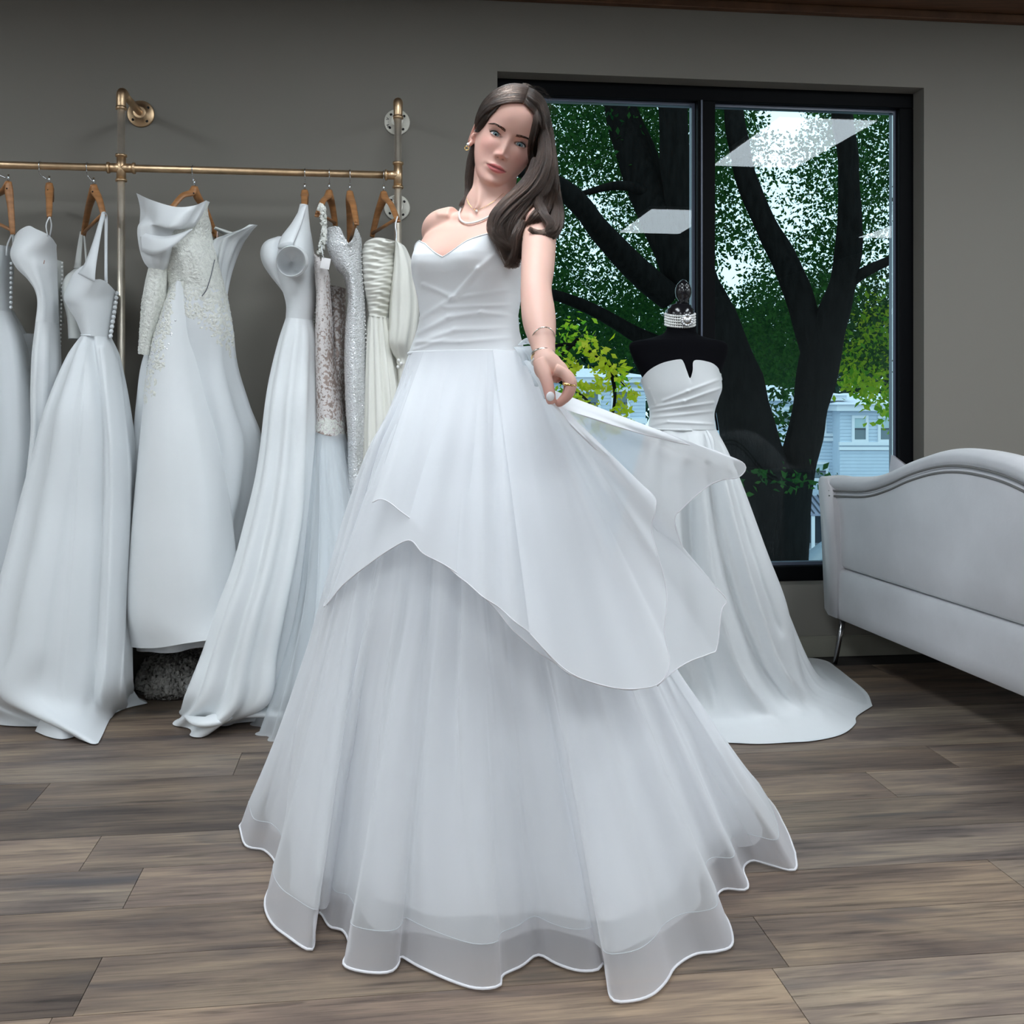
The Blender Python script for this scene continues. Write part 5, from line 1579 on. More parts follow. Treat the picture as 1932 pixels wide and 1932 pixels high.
# plain legs and shoes under the skirts, joined to the same mesh
legs = []
for s in (-1, 1):
    hipc = np.array([-.11, 2.42, 0]) + tl * s * .085
    legs.append(tube([hipc + [0, 0, .97], hipc + [0, 0, .80], hipc + tf * .01 + [0, 0, .52], hipc + [0, .01, .36], hipc + [0, .02, .14], hipc + [0, .02, .09]], [.078, .080, .056, .055, .035, .034], 20, n=26))
    ft = hipc + tf * .07
    legs.append(tube([hipc - tf * .02 + [0, .02, .10], hipc + tf * .06 + [0, 0, .065], ft + tf * .09 + [0, 0, .022]], [.034, .036, .022], 14, n=12))
    legs.append(tube([hipc - tf * .03 + [0, .02, .08], hipc - tf * .035 + [0, .02, .002]], [.016, .006], 10))
LV, LF = join(legs)
V2 = np.concatenate([V, LV])
starts = np.concatenate([[0], np.cumsum(LT)])
org = np.array(lady.location)
me = bpy.data.meshes.new('body')
lf = np.array([i + n for f in LF for i in f], dtype=np.int32)
lt = np.array([len(f) for f in LF], dtype=np.int32)
allv = np.concatenate([FQ, lf]); allt = np.concatenate([LT, lt])
me.vertices.add(len(V2)); me.vertices.foreach_set('co', (V2 - org).ravel())
me.loops.add(len(allv)); me.loops.foreach_set('vertex_index', allv)
me.polygons.add(len(allt)); me.polygons.foreach_set('loop_start', np.concatenate([[0], np.cumsum(allt)[:-1]]).astype(np.int32))
me.update(calc_edges=True); me.validate()
me.polygons.foreach_set('use_smooth', np.ones(len(me.polygons), dtype=bool))
at = me.attributes.new('tint', 'FLOAT_COLOR', 'POINT')
at.data.foreach_set('color', np.concatenate([attr, np.zeros((len(LV), 4), np.float32)]).ravel())
m, t, b, out = nt('skin')
an = t.nodes.new('ShaderNodeAttribute'); an.attribute_name = 'tint'
sp = t.nodes.new('ShaderNodeSeparateColor'); t.links.new(an.outputs['Color'], sp.inputs[0])
SKIN = (.665, .415, .342)


def skmix(fac, a, c_, k=1.0):
    mm = t.nodes.new('ShaderNodeMath'); mm.operation = 'MULTIPLY'; mm.inputs[1].default_value = k
    t.links.new(fac, mm.inputs[0])
    x_ = t.nodes.new('ShaderNodeMix'); x_.data_type = 'RGBA'
    t.links.new(mm.outputs[0], x_.inputs[0])
    if isinstance(a, tuple): x_.inputs[6].default_value = (*a, 1)
    else: t.links.new(a, x_.inputs[6])
    x_.inputs[7].default_value = (*c_, 1)
    return x_.outputs[2]


tcn = t.nodes.new('ShaderNodeTexCoord')
nz_ = t.nodes.new('ShaderNodeTexNoise'); nz_.inputs['Scale'].default_value = 14; nz_.inputs['Detail'].default_value = 3
t.links.new(tcn.outputs['Object'], nz_.inputs['Vector'])
c_ = skmix(nz_.outputs['Fac'], SKIN, (.74, .46, .37), .5)
c_ = skmix(sp.outputs[2], c_, (.78, .36, .31), .50)
c_ = skmix(an.outputs['Alpha'], c_, (.36, .19, .16), .9)
c_ = skmix(sp.outputs[0], c_, (.58, .15, .16), .92)
c_ = skmix(sp.outputs[1], c_, (.10, .025, .03), .85)
t.links.new(c_, b.inputs['Base Color'])
b.inputs['Roughness'].default_value = .58
b.inputs['Specular IOR Level'].default_value = .28
b.inputs['Subsurface Weight'].default_value = .12
b.inputs['Subsurface Radius'].default_value = (.010, .004, .002)
b.inputs['Subsurface Scale'].default_value = .5
M['skin'] = m
me.materials.append(m)
body = bpy.data.objects.new('body', me)
put(body, lady)

# eyes
for sx in (-1, 1):
    c_ = np.array([sx * EX, EY, EZ])
    look = np.array([0, 0, CAMZ]) - H2W(c_); look /= np.linalg.norm(look)
    el_ = look @ HM.T + np.array([.0, 0, .0])
    m, t, b, out = nt('eyeball')
    tcn = t.nodes.new('ShaderNodeTexCoord')
    dp = t.nodes.new('ShaderNodeVectorMath'); dp.operation = 'DOT_PRODUCT'
    nrm = t.nodes.new('ShaderNodeVectorMath'); nrm.operation = 'NORMALIZE'
    t.links.new(tcn.outputs['Object'], nrm.inputs[0]); t.links.new(nrm.outputs[0], dp.inputs[0])
    dp.inputs[1].default_value = tuple(look)
    ac = t.nodes.new('ShaderNodeMath'); ac.operation = 'ARCCOSINE'; t.links.new(dp.outputs['Value'], ac.inputs[0])
    r = t.nodes.new('ShaderNodeValToRGB'); t.links.new(ac.outputs[0], r.inputs[0])
    e = r.color_ramp.elements
    for p_, cc in ((.0, (.006, .008, .01)), (.19, (.006, .008, .01)), (.23, (.14, .22, .24)), (.42, (.22, .33, .35)), (.51, (.09, .15, .18)), (.56, (.03, .045, .055)), (.61, (.50, .47, .47)), (1.0, (.55, .47, .46))):
        q_ = e.new(p_); q_.color = (*cc, 1)
    e.remove(e[0]); e.remove(e[-1])
    t.links.new(r.outputs[0], b.inputs['Base Color'])
    b.inputs['Roughness'].default_value = .06; b.inputs['Specular IOR Level'].default_value = .6
    V, Fc = ell((0, 0, 0), ER, 40, 28)
    cV = H2W(c_)
    mesh('eyeball', V + cV, Fc, m, lady)
    # lash line, lashes, tear corner, brow
    ts = np.linspace(-1, 1, 34)
    up_ = .0062 * np.maximum(0, 1 - np.abs(ts + .08) ** 2.2) ** .8 + .0013 * ts + EZ
    lo_ = -.0039 * np.maximum(0, 1 - np.abs(ts - .10) ** 2.2) ** .8 + .0013 * ts + EZ
    xs = sx * EX + sx * ts * .0148

    def onlid(x_, z_, off):
        rr = (x_ - sx * EX) ** 2 + (z_ - EZ) ** 2
        R_l = ER + off
        return EY + np.sqrt(np.maximum(R_l * R_l - rr, .00001))

    yu, yl = onlid(xs, up_, .0012), onlid(xs, lo_, .0010)
    wu = .00065 + .00075 * np.clip((ts + 1) / 2, 0, 1)
    wu[-1] = .0003; wu[0] = .0002
    lashm = M.setdefault('lash', mat('dark_lash', (.012, .009, .008), .6))
    mesh('lash_line', *tube(H2W(np.stack([xs, yu, up_], 1)), wu, 8), lashm, lady)
    lidm = M.setdefault('lidskin', mat('lid_skin', (.62, .36, .30), .5, sss=.1))
    mesh('lower_lid', *tube(H2W(np.stack([xs, yl, lo_ - .0004], 1)), np.interp(ts, [-1, -.8, .8, 1], [.0002, .0008, .0008, .0003]), 8), lidm, lady)
    mesh('tear_corner', *ell(H2W((sx * (EX - .0137), onlid(sx * (EX - .0126), EZ - .0012, 0) - .0006, EZ - .0013)), (.0016, .0013, .0012), 10, 8), mat('tear_pink', (.62, .28, .25), .25), lady)
    pr = []
    for k in range(26):
        q_ = k / 25
        tt = -.75 + 1.72 * q_
        i = (tt + 1) / 2 * 33
        zz = np.interp(i, range(34), up_); yy = np.interp(i, range(34), yu); xx = np.interp(i, range(34), xs)
        L_ = .0035 + .0035 * q_
        d0_ = np.array([sx * (.1 + .75 * q_ ** 2), .75, .55]); d0_ /= np.linalg.norm(d0_)
        p0 = np.array([xx, yy, zz]); p1 = p0 + d0_ * L_ * .6 + np.array([0, 0, -.0003]); p2 = p0 + d0_ * L_ + np.array([0, -.0005, .0015])
        pr.append(tube(H2W(np.array([p0, p1, p2])), [.00028, .00022, .00006], 5))
    for k in range(12):
        tt = .0 + .9 * k / 11
        i = (tt + 1) / 2 * 33
        p0 = np.array([np.interp(i, range(34), xs), np.interp(i, range(34), yl), np.interp(i, range(34), lo_)])
        pr.append(tube(H2W(np.array([p0, p0 + np.array([sx * .0006, .0012, -.0017])])), [.00018, .00006], 4))
    mesh('eyelashes', *join(pr), lashm, lady)

# ------------------------------------------------------------------ hair
m, t, b, out = nt('dark_brown_hair')
t.nodes.remove(b)
hb = t.nodes.new('ShaderNodeBsdfHairPrincipled')
hb.parametrization = 'COLOR'
hb.inputs['Color'].default_value = (.090, .056, .042, 1)
hb.inputs['Roughness'].default_value = .32
hb.inputs['Radial Roughness'].default_value = .5
hb.inputs['IOR'].default_value = 1.38
hi = t.nodes.new('ShaderNodeHairInfo')
hmx = t.nodes.new('ShaderNodeMix'); hmx.data_type = 'RGBA'
hmx.inputs[6].default_value = (.005, .003, .0022, 1); hmx.inputs[7].default_value = (.040, .023, .016, 1)
t.links.new(hi.outputs['Random'], hmx.inputs[0])
t.links.new(hmx.outputs[2], hb.inputs['Color'])
t.links.new(hb.outputs[0], out.inputs['Surface'])
M['hair'] = m
M['scalp'] = mat('hair_base', (.030, .019, .015), .55, var=.3, vscale=60)


def hair(name, strands, r0, r1, parent, label=None):
    """Real strands: strands is (N, K, 3) in world space."""
    Nn, K, _ = strands.shape
    hc = bpy.data.hair_curves.new(name)
    hc.add_curves([K] * Nn)
    po = np.array(parent.location)
    hc.attributes['position'].data.foreach_set('vector', (strands - po).astype(np.float32).ravel())
    ra = hc.attributes.get('radius') or hc.attributes.new('radius', 'FLOAT', 'POINT')
    ra.data.foreach_set('value', np.tile(np.linspace(r0, r1, K), Nn).astype(np.float32))
    hc.materials.append(M['hair'])
    o = bpy.data.objects.new(name, hc)
    put(o, parent, label=label)
    return o


SKC, SKR = np.array([0, -.0905, .030]), np.array([.0775, .1040, .0965])
hrng = np.random.default_rng(3)


def skull(dirs, off=0.0):
    d = dirs / np.linalg.norm(dirs, axis=-1, keepdims=True)
    return SKC + d * (SKR + off)


# hair base: closed shell over the skull, cut back from the face
na, nz2 = 90, 50
V, keep = [], []
sv = head_surface(170, 320)
ph = sv.copy()
c0_ = np.array([0, -.09, .02])
dirv = ph - c0_
ph = ph + dirv / np.linalg.norm(dirv, axis=-1, keepdims=True) * .0012
xb = np.interp(ph[..., 2], [-.07, -.02, .0, .02, .039, .065, .081, .090, .0945], [.2, .2, .074, .060, .052, .043, .037, .022, .0])
face = (np.abs(ph[..., 0]) < xb) & (ph[..., 1] > -.085) | (ph[..., 2] < -.065) | ((ph[..., 2] < .0) & (ph[..., 1] > -.105))
fcs = []
for f in grid_faces(320, 170, True):
    if not any(face.reshape(-1)[list(f)]): fcs.append(f)
used = sorted({i for f in fcs for i in f}); mp_ = {k: i for i, k in enumerate(used)}
capo = mesh('hair_base', H2W(ph.reshape(-1, 3)[used]), [tuple(mp_[i] for i in f) for f in fcs], M['scalp'], lady)
sol = capo.modifiers.new('thick', 'SOLIDIFY'); sol.thickness = .003; sol.offset = -1

# scalp strands from the centre parting down both sides
K = 16
S_ = []
for sx in (-1, 1):
    N_ = 1700
    be = np.radians(hrng.uniform(34, 150, N_))
    q_ = (np.degrees(be) - 34) / 116
    d0 = np.stack([sx * hrng.uniform(.0, .05, N_), np.cos(be), np.sin(be)], 1)
    ey = np.interp(q_, [0, .15, .4, 1.0], [.34 if sx > 0 else .30, .12, -.25, -.85]) + hrng.normal(0, .05, N_)
    ez = np.interp(q_, [0, .3, 1], [-.10, -.28, -.55]) + hrng.normal(0, .05, N_)
    d1 = np.stack([sx * np.interp(q_, [0, .5, 1], [.95, .95, .45]), ey, ez], 1)
    d0 /= np.linalg.norm(d0, axis=1)[:, None]; d1 /= np.linalg.norm(d1, axis=1)[:, None]
    tt = np.linspace(0, 1, K)[None, :, None]
    om = np.arccos(np.clip((d0 * d1).sum(1), -1, 1))[:, None, None]
    dd = (np.sin((1 - tt) * om) * d0[:, None] + np.sin(tt * om) * d1[:, None]) / np.sin(om)
    off = (hrng.uniform(.0022, .0068, N_)[:, None] + .004 * np.sin(np.linspace(0, np.pi, K))[None])[..., None]
    d = dd / np.linalg.norm(dd, axis=-1, keepdims=True)
    S_.append(H2W((SKC + d * (SKR + off)).reshape(-1, 3)).reshape(N_, K, 3))
S_ = np.concatenate(S_)
S_ += np.cumsum(hrng.normal(0, .00018, S_.shape), axis=1)
hair('scalp_hair', S_, .00055, .00045, lady)


def lock(path, rad, N_, K=26, wave=.0, seed=1, flat=1.0, tip=.75, wl=3.0):
    """A lock of hair along (px, py, Y) points; rad in metres per point."""
    r = np.random.default_rng(seed)
    c = cr([P(*p) for p in path], K)
    rr = cr(np.array(rad, dtype=float), K)[:, 0]
    T = np.gradient(c, axis=0); T /= np.linalg.norm(T, axis=1)[:, None]
    view = np.array([0, 1.0, 0])
    A = np.cross(T, view); A /= np.linalg.norm(A, axis=1)[:, None] + 1e-9
    B = np.cross(A, T)
    ang = r.uniform(0, 6.283, N_); rho = np.sqrt(r.uniform(.02, 1, N_))
    a = (rho * np.cos(ang))[:, None] * rr[None]
    b_ = (rho * np.sin(ang))[:, None] * rr[None] * flat
    tt = np.linspace(0, 1, K)
    clump = r.integers(0, 7, N_)
    phs = np.array([r.uniform(0, 6.28) for _ in range(7)])[clump]
    w1 = wave * np.sin(wl * 6.283 * tt[None] * .5 + phs[:, None]) * tt[None] ** .7
    w2 = wave * .7 * np.cos(wl * 6.283 * tt[None] * .5 + phs[:, None] * 1.7) * tt[None] ** .7
    s = c[None] + A[None] * (a + w1)[..., None] + B[None] * (b_ + w2)[..., None]
    s += np.cumsum(r.normal(0, .00016, s.shape), axis=1)
    # uneven ends
    cut = 1 - tip * r.random(N_) ** 1.5 * .35
    out = np.empty_like(s)
    ii = np.arange(K)
    for k in range(N_):
        f = ii * cut[k]
        lo = np.floor(f).astype(int); hi_ = np.minimum(lo + 1, K - 1); fr = (f - lo)[:, None]
        out[k] = s[k, lo] * (1 - fr) + s[k, hi_] * fr
    return out


L = []
D = lambda pts: pts
# mass over her left shoulder (right of the picture)
L.append(lock([(1006, 192, 2.395), (1018, 218, 2.395), (1025, 255, 2.385), (1026, 300, 2.36), (1004, 350, 2.33), (968, 385, 2.30), (943, 412, 2.28), (935, 438, 2.265), (950, 470, 2.26), (962, 503, 2.265)], [.003, .007, .011, .016, .020, .020, .018, .014, .012, .004], 900, wave=.006, seed=1, flat=.7))
L.append(lock([(1008, 178, 2.43), (1026, 208, 2.44), (1033, 260, 2.43), (1032, 310, 2.41), (1015, 355, 2.36), (986, 390, 2.32), (962, 425, 2.285), (956, 455, 2.27), (968, 490, 2.262), (973, 506, 2.262)], [.003, .007, .013, .019, .023, .022, .018, .014, .010, .003], 900, wave=.007, seed=2, flat=.8))
L.append(lock([(1012, 175, 2.45), (1032, 220, 2.46), (1037, 290, 2.45), (1036, 345, 2.42), (1020, 390, 2.36), (994, 420, 2.31), (976, 450, 2.275), (976, 478, 2.266), (985, 494, 2.265)], [.003, .007, .014, .019, .021, .019, .014, .009, .003], 750, wave=.006, seed=3, flat=.8))
L.append(lock([(1022, 190, 2.46), (1036, 250, 2.47), (1042, 320, 2.46), (1046, 370, 2.41), (1051, 402, 2.30), (1047, 430, 2.245), (1026, 442, 2.232), (1008, 438, 2.233), (998, 430, 2.238)], [.003, .008, .013, .015, .015, .012, .008, .004, .0008], 520, wave=.004, seed=4, flat=.8))
L.append(lock([(1036, 300, 2.45), (1038, 350, 2.42), (1030, 390, 2.31), (1012, 410, 2.265), (996, 432, 2.275), (986, 462, 2.262), (984, 482, 2.262)], [.010, .014, .014, .012, .010, .008, .003], 380, wave=.006, seed=5, flat=.8))
L.append(lock([(1012, 300, 2.36), (1002, 332, 2.345), (978, 362, 2.325), (952, 388, 2.30), (934, 410, 2.285), (929, 432, 2.27), (944, 452, 2.258), (960, 474, 2.256), (968, 492, 2.258)], [.010, .013, .014, .014, .012, .010, .009, .007, .003], 480, wave=.004, seed=6, flat=.7))
L.append(lock([(1038, 280, 2.47), (1046, 345, 2.46), (1052, 390, 2.36), (1054, 420, 2.28), (1047, 444, 2.245), (1036, 447, 2.238)], [.006, .010, .011, .011, .008, .003], 280, wave=.003, seed=7))
L.append(lock([(1020, 330, 2.40), (1015, 375, 2.33), (1025, 402, 2.262), (1037, 424, 2.238), (1028, 440, 2.232), (1016, 441, 2.234)], [.010, .011, .010, .008, .005, .002], 260, wave=.003, seed=8))
L.append(lock([(985, 420, 2.285), (972, 450, 2.262), (966, 485, 2.255), (955, 505, 2.258)], [.012, .012, .010, .004], 260, wave=.004, seed=9))
L.append(lock([(940, 412, 2.282), (930, 430, 2.268), (934, 446, 2.256), (952, 462, 2.252), (968, 478, 2.254)], [.009, .010, .009, .008, .003], 260, wave=.003, seed=14))
# thin lengths behind the neck on the other side
L.append(lock([(898, 262, 2.455), (890, 300, 2.462), (886, 335, 2.462), (883, 362, 2.455), (874, 380, 2.43), (868, 389, 2.40)], [.006, .010, .010, .007, .004, .0015], 300, wave=.002, seed=10))
# front pieces framing the face
fl_ = [H2W(p) for p in ((-.003, -.0255, .1065), (-.026, -.0215, .0970), (-.049, -.014, .066), (-.058, -.024, .036), (-.0665, -.040, .010), (-.0725, -.062, -.004), (-.0755, -.085, -.002))]
f2_ = [H2W(p) for p in ((.003, -.0255, .1065), (.023, -.0190, .0970), (.038, .003, .070), (.0445, .005, .044), (.049, .003, .020), (.057, -.006, -.004), (.068, -.022, -.020), (.080, -.045, -.038))]


def lockw(pts, rad, N_, seed, flat=.5):
    px_, py_ = proj(np.array(pts))
    return lock([(a, b_, p[1]) for a, b_, p in zip(px_, py_, pts)], rad, N_, seed=seed, flat=flat, wave=.0012, tip=.5)


L.append(lockw(fl_, [.0015, .0040, .0060, .0075, .0075, .006, .003], 420, 11))
L.append(lockw(f2_, [.0015, .0036, .0052, .0058, .0058, .0056, .0058, .004], 380, 12))
f3_ = [H2W(p) for p in ((.004, -.012, .103), (.034, -.012, .094), (.054, -.016, .066), (.062, -.026, .036), (.068, -.040, .006), (.077, -.060, -.030), (.082, -.080, -.060))]
L.append(lockw(f3_, [.004, .007, .010, .012, .012, .012, .010], 600, 13))
hair('long_hair', np.concatenate(L), .00055, .00022, lady)
fly = lock([(985, 160, 2.42), (1005, 166, 2.42), (1030, 185, 2.44), (1045, 220, 2.46)], [.006, .008, .010, .012], 26, seed=20, wave=.006)
hair('stray_hair', fly, .00010, .00006, lady)
# eyebrows as short strokes
B_ = []
for sx in (-1, 1):
    N_ = 420
    q_ = hrng.random(N_)
    bx = EX + np.interp(q_, [0, 1], [-.0170, .0205])
    bz = np.interp(q_, [0, .35, .68, 1], [.0142, .0180, .0205, .0165]) + (hrng.random(N_) - .5) * np.interp(q_, [0, .2, .6, 1], [.0040, .0050, .0036, .0010])
    by = np.interp(bx, [0, .01, .02, .03, .04, .05, .056], [.0125, .0115, .0095, .0070, .0020, -.0060, -.013])
    ln = .0055
    dx = np.interp(q_, [0, .5, 1], [.35, .95, .98]); dz = np.interp(q_, [0, .5, 1], [.9, .25, -.35])
    k = np.linspace(0, 1, 5)
    s = np.stack([sx * (bx[:, None] + dx[:, None] * ln * k), by[:, None] + .0008 - .16 * dx[:, None] * ln * k, bz[:, None] + dz[:, None] * ln * k * .55], -1)
    B_.append(s)
BR = np.concatenate(B_)
# settle the strokes on the brow surface
sel = (np.abs(Lh[:, 2] - .018) < .02) & (Lh[:, 1] > -.05)
FX, FYy = Lh[sel][:, [0, 2]], Lh[sel][:, 1]
gx = np.round(FX / .0015).astype(int)
tab = {}
for (a, b_), yv in zip(gx, FYy): tab[(a, b_)] = max(tab.get((a, b_), -1), yv)
for i in range(len(BR)):
    for j in range(5):
        key = (int(round(BR[i, j, 0] / .0015)), int(round(BR[i, j, 2] / .0015)))
        if key in tab: BR[i, j, 1] = tab[key] + .0006 + .0004 * j / 4
hair('eyebrows', H2W(BR.reshape(-1, 3)).reshape(-1, 5, 3), .00034, .00008, lady)

# ------------------------------------------------------------------ jewellery and nails
nail = mat('white_nail', (.86, .84, .86), .2, spec=.6)
mesh('thumb_nail', *ell(P(1038.5, 748, 1.8705), (.0078, .0030, .0088), 16, 10, np.array(Matrix.Rotation(.12, 3, 'Y'))), nail, lady)


def loopring(c, ax1, ax2, r, tr):
    a = np.linspace(0, 2 * np.pi, 41)[:-1]
    p = np.asarray(c) + np.cos(a)[:, None] * ax1 * r + np.sin(a)[:, None] * ax2 * r
    p = np.concatenate([p, p[:1]])
    return tube(p, tr, 8, caps=False)


def bangle(pxl, pyl, pxr, pyr, Y, sag, tr, mt, name, label=None):
    a, b_ = P(pxl, pyl, Y), P(pxr, pyr, Y)
    c = (a + b_) / 2; h = (b_ - a) / 2
    v = np.array([0, -np.linalg.norm(h) * .95, sag])
    return mesh(name, *loopring(c, h, v, 1.0, tr), mt, lady, label=label)


bangle(1002, 646, 1047, 640, 1.972, .024, .0013, M['silver'], 'bracelet', 'thin silver bangle')
bangle(1003, 671, 1047, 671, 1.945, .012, .0022, M['silver'], 'bracelet', 'wide silver bangle')
bangle(1003, 675, 1047, 675, 1.943, .010, .0014, M['gold'], 'bracelet', 'thin gold bangle')
bangle(1004, 683, 1047, 684, 1.936, .008, .0026, M['bead'], 'bracelet', 'pale beaded bracelet')
mesh('ring', *loopring(P(1074.5, 725, 1.884), np.array([.0112, 0, -.0022]), np.array([0, .0108, .001]), 1.0, .0017), M['gold'], lady, label='gold ring on the bent finger')
mesh('ring_bar', *tube([P(1062, 724, 1.8725), P(1080, 728, 1.8745)], .0022, 8), M['gold'], lady)
npts = [P(868, 390, 2.385), P(865, 400, 2.362), P(868, 410, 2.335), P(880, 416.5, 2.318), P(897, 414, 2.305), P(916, 405, 2.30), P(930, 396, 2.305), P(946, 384, 2.33)]
nk = cr(npts, 120)
dmin = V2[:n]


def lay(pts, off):
    """Let a fine chain rest on the skin."""
    out = []
    for p in pts:
        d_ = np.linalg.norm((dmin[::2] - p)[:, [0, 2]], axis=1)
        near = dmin[::2][d_ < .004]
        near = near[(near[:, 1] < p[1] + .09)]
        out.append(np.array([p[0], near[:, 1].min() - off if len(near) else p[1], p[2]]))
    out = np.array(out)
    for _ in range(6): out[1:-1, 1] = (out[:-2, 1] + out[2:, 1] + 2 * out[1:-1, 1]) / 4
    return out


nk = lay(nk, .0022)
pn = empty('pearl_necklace', nk[0], parent=None)
pn.parent = lady; pn.location = nk[len(nk) // 2] - np.array(lady.location)
mesh('strand', *join([ell(p, .0024, 8, 6) for p in resample(nk, 84)]), M['bead'], pn)
ck_ = lay(cr([P(877, 366, 2.41), P(885, 382, 2.37), P(896, 392, 2.345), P(908, 389, 2.345), P(930, 378, 2.36), P(950, 362, 2.38)], 60), .0007)
fc_ = mesh('fine_chain', *tube(ck_, .00045, 6), M['gold'], lady, label='fine chain with a pearl')
mesh('pendant_pearl', *ell(ck_[26] + np.array([0, -.003, -.002]), .0031, 10, 8), M['bead'], fc_)
for sx, (ex_, ez_) in ((-1, (-.0790, -.0430)), (1, (.0790, -.0430))):
    e0 = H2W((ex_, -.080, ez_))
    er = mesh('earring', *ell(e0 + np.array([0, -.004, 0]), .0037 if sx < 0 else .0022, 12, 8), M['bead'], lady, label='pearl stud' if sx < 0 else 'small stud')
    mesh('hoop', *loopring(e0 + np.array([.003 * -sx * -1, -.003, -.0085]), np.array([1.0, 0, 0]), np.array([0, 0, 1.0]), .0046, .0011), M['gold'] if sx < 0 else M['silver'], er, label='small gold hoop' if sx < 0 else 'small silver hoop')

# ------------------------------------------------------------------ the bridal gown (clothing of the person)
gown = empty('gown', np.array(lady.location) * 0, parent=lady)
gown.location = (0, 0, 0)


def top_edge(u):
    """Height of the sweetheart neckline round the torso; u = angle, 90 degrees is the front."""
    d = (np.degrees(u) - 90 + 180) % 360 - 180         # 0 front, + towards her right (picture left is cos < 0)
    lf = np.interp(d, [0, 6, 18, 30, 45, 60, 80, 110, 180], [1.356, 1.366, 1.389, 1.400, 1.401, 1.394, 1.380, 1.370, 1.366])
    rt = np.interp(-d, [0, 8, 20, 35, 50, 65, 85, 110, 180], [1.356, 1.368, 1.388, 1.406, 1.412, 1.406, 1.388, 1.372, 1.366])
    return np.where(d > 0, lf, rt)


nb2, nr2 = 200, 130
bz = np.zeros((nr2, nb2, 3))
u = np.linspace(0, 2 * np.pi, nb2, endpoint=False)
te = top_edge(u)
tck = np.array(TC)
for j in range(nr2):
    s = j / (nr2 - 1)
    zz = te + (1.150 - te) * s
    rr = []
    for i in range(nb2):
        z_ = zz[i]
        k = np.array([np.interp(z_, tck[:, 0], tck[:, c]) for c in range(6)])
        ca, sa = math.cos(u[i]), math.sin(u[i])
        zb = min(z_, 1.352 + max(0, z_ - 1.352) * .55)  # the cups stand away from the chest
        la = (k[3] + .006) * np.sign(ca) * abs(ca) ** (2 / 2.3)
        fo = ((k[4] if sa > 0 else k[5]) + .006) * np.sign(sa) * abs(sa) ** (2 / 2.2)
        bzv = math.exp(-((zb - 1.352) / (.050 if zb > 1.352 else .044)) ** 2)
        if sa > -.1:
            for q_ in (-1, 1): fo += .044 * bzv * math.exp(-((la - q_ * .062) / .048) ** 2)
            fo += .010 * bzv * math.exp(-(la / .03) ** 2)
        rr.append(np.array([k[1], k[2], z_]) + la * tl + fo * tf)
    bz[j] = np.array(rr)
px, py = proj(bz)
fr_ = np.clip(np.sin(u) * 2 + .6, 0, 1)[None, :]
for a, b_, w, h in (((800, 537), (858, 562), 5, .006), ((858, 562), (905, 508), 6, .007), ((905, 508), (935, 480), 6, .005), ((858, 562), (980, 545), 5, .003), ((795, 600), (850, 566), 5, .004),
                    ((790, 628), (850, 598), 5, .0045), ((850, 598), (910, 590), 5, .005), ((910, 590), (978, 596), 5, .005), ((786, 648), (860, 622), 5, .0035), ((860, 622), (978, 618), 5, .003),
                    ((788, 645), (870, 645), 4, .003), ((870, 645), (976, 636), 4, .0025), ((782, 660), (840, 640), 4, .003), ((840, 580), (978, 575), 4, .003)):
    bz += tf[None, None] * (ridge(px, py, a, b_, w) * h * fr_)[..., None]
mesh('bodice', bz.reshape(-1, 3), grid_faces(nb2, nr2, True), M['bride'], gown)
mesh('neckline_edge', *tube(np.concatenate([bz[0], bz[0][:1]]) + np.array([0, 0, .0005]), .0014, 6, caps=False), M['bride'], gown)

WR = lambda n_: np.roll(bz[-1], 0, 0)
# waist ring ordered like the other rings: left end, front, right, back
wl_ = bz[-1]
i0 = np.argmin(proj(wl_)[0])
w_or = np.roll(wl_, -i0, 0)
if proj(w_or[nb2 // 4])[1] > 0 and w_or[nb2 // 4][1] > w_or[3 * nb2 // 4][1]: w_or = np.roll(w_or[::-1], 1, 0)
NB = 480
w_rs = resample(w_or, NB, closed=True)
mesh('waist_seam', *tube(np.concatenate([w_or, w_or[:1]]) + np.array([0, 0, .001]), .0035, 8, caps=False), M['bride'], gown)

hem_px = [(452, 1560), (464, 1597), (500, 1606), (522, 1640), (500, 1700), (512, 1742), (545, 1770), (580, 1793), (592, 1785), (594, 1730), (606, 1725), (622, 1750), (648, 1758), (660, 1790), (648, 1822), (690, 1836), (735, 1836), (752, 1820), (756, 1806),
          (790, 1825), (850, 1852), (900, 1867), (942, 1862), (948, 1842), (985, 1824), (1015, 1803), (1050, 1820), (1090, 1833), (1126, 1832), (1140, 1818), (1146, 1850), (1155, 1888), (1190, 1891), (1228, 1880), (1256, 1855), (1275, 1825), (1312, 1802), (1352, 1797), (1381, 1785),
          (1376, 1745), (1352, 1700), (1366, 1679), (1405, 1681), (1411, 1668), (1402, 1640), (1420, 1625), (1455, 1634), (1500, 1643), (1500, 1610)]
hback = [FP(1480, 1560), FP(1440, 1500), FP(1340, 1440), FP(1200, 1400), FP(1000, 1385), FP(780, 1400), FP(600, 1440), FP(500, 1500)]
hem = fring([FP(a, b_, .004) for a, b_ in hem_px], hback, NB)


def brow(lst): return [ring(*r[:6], n=NB) for r in lst]


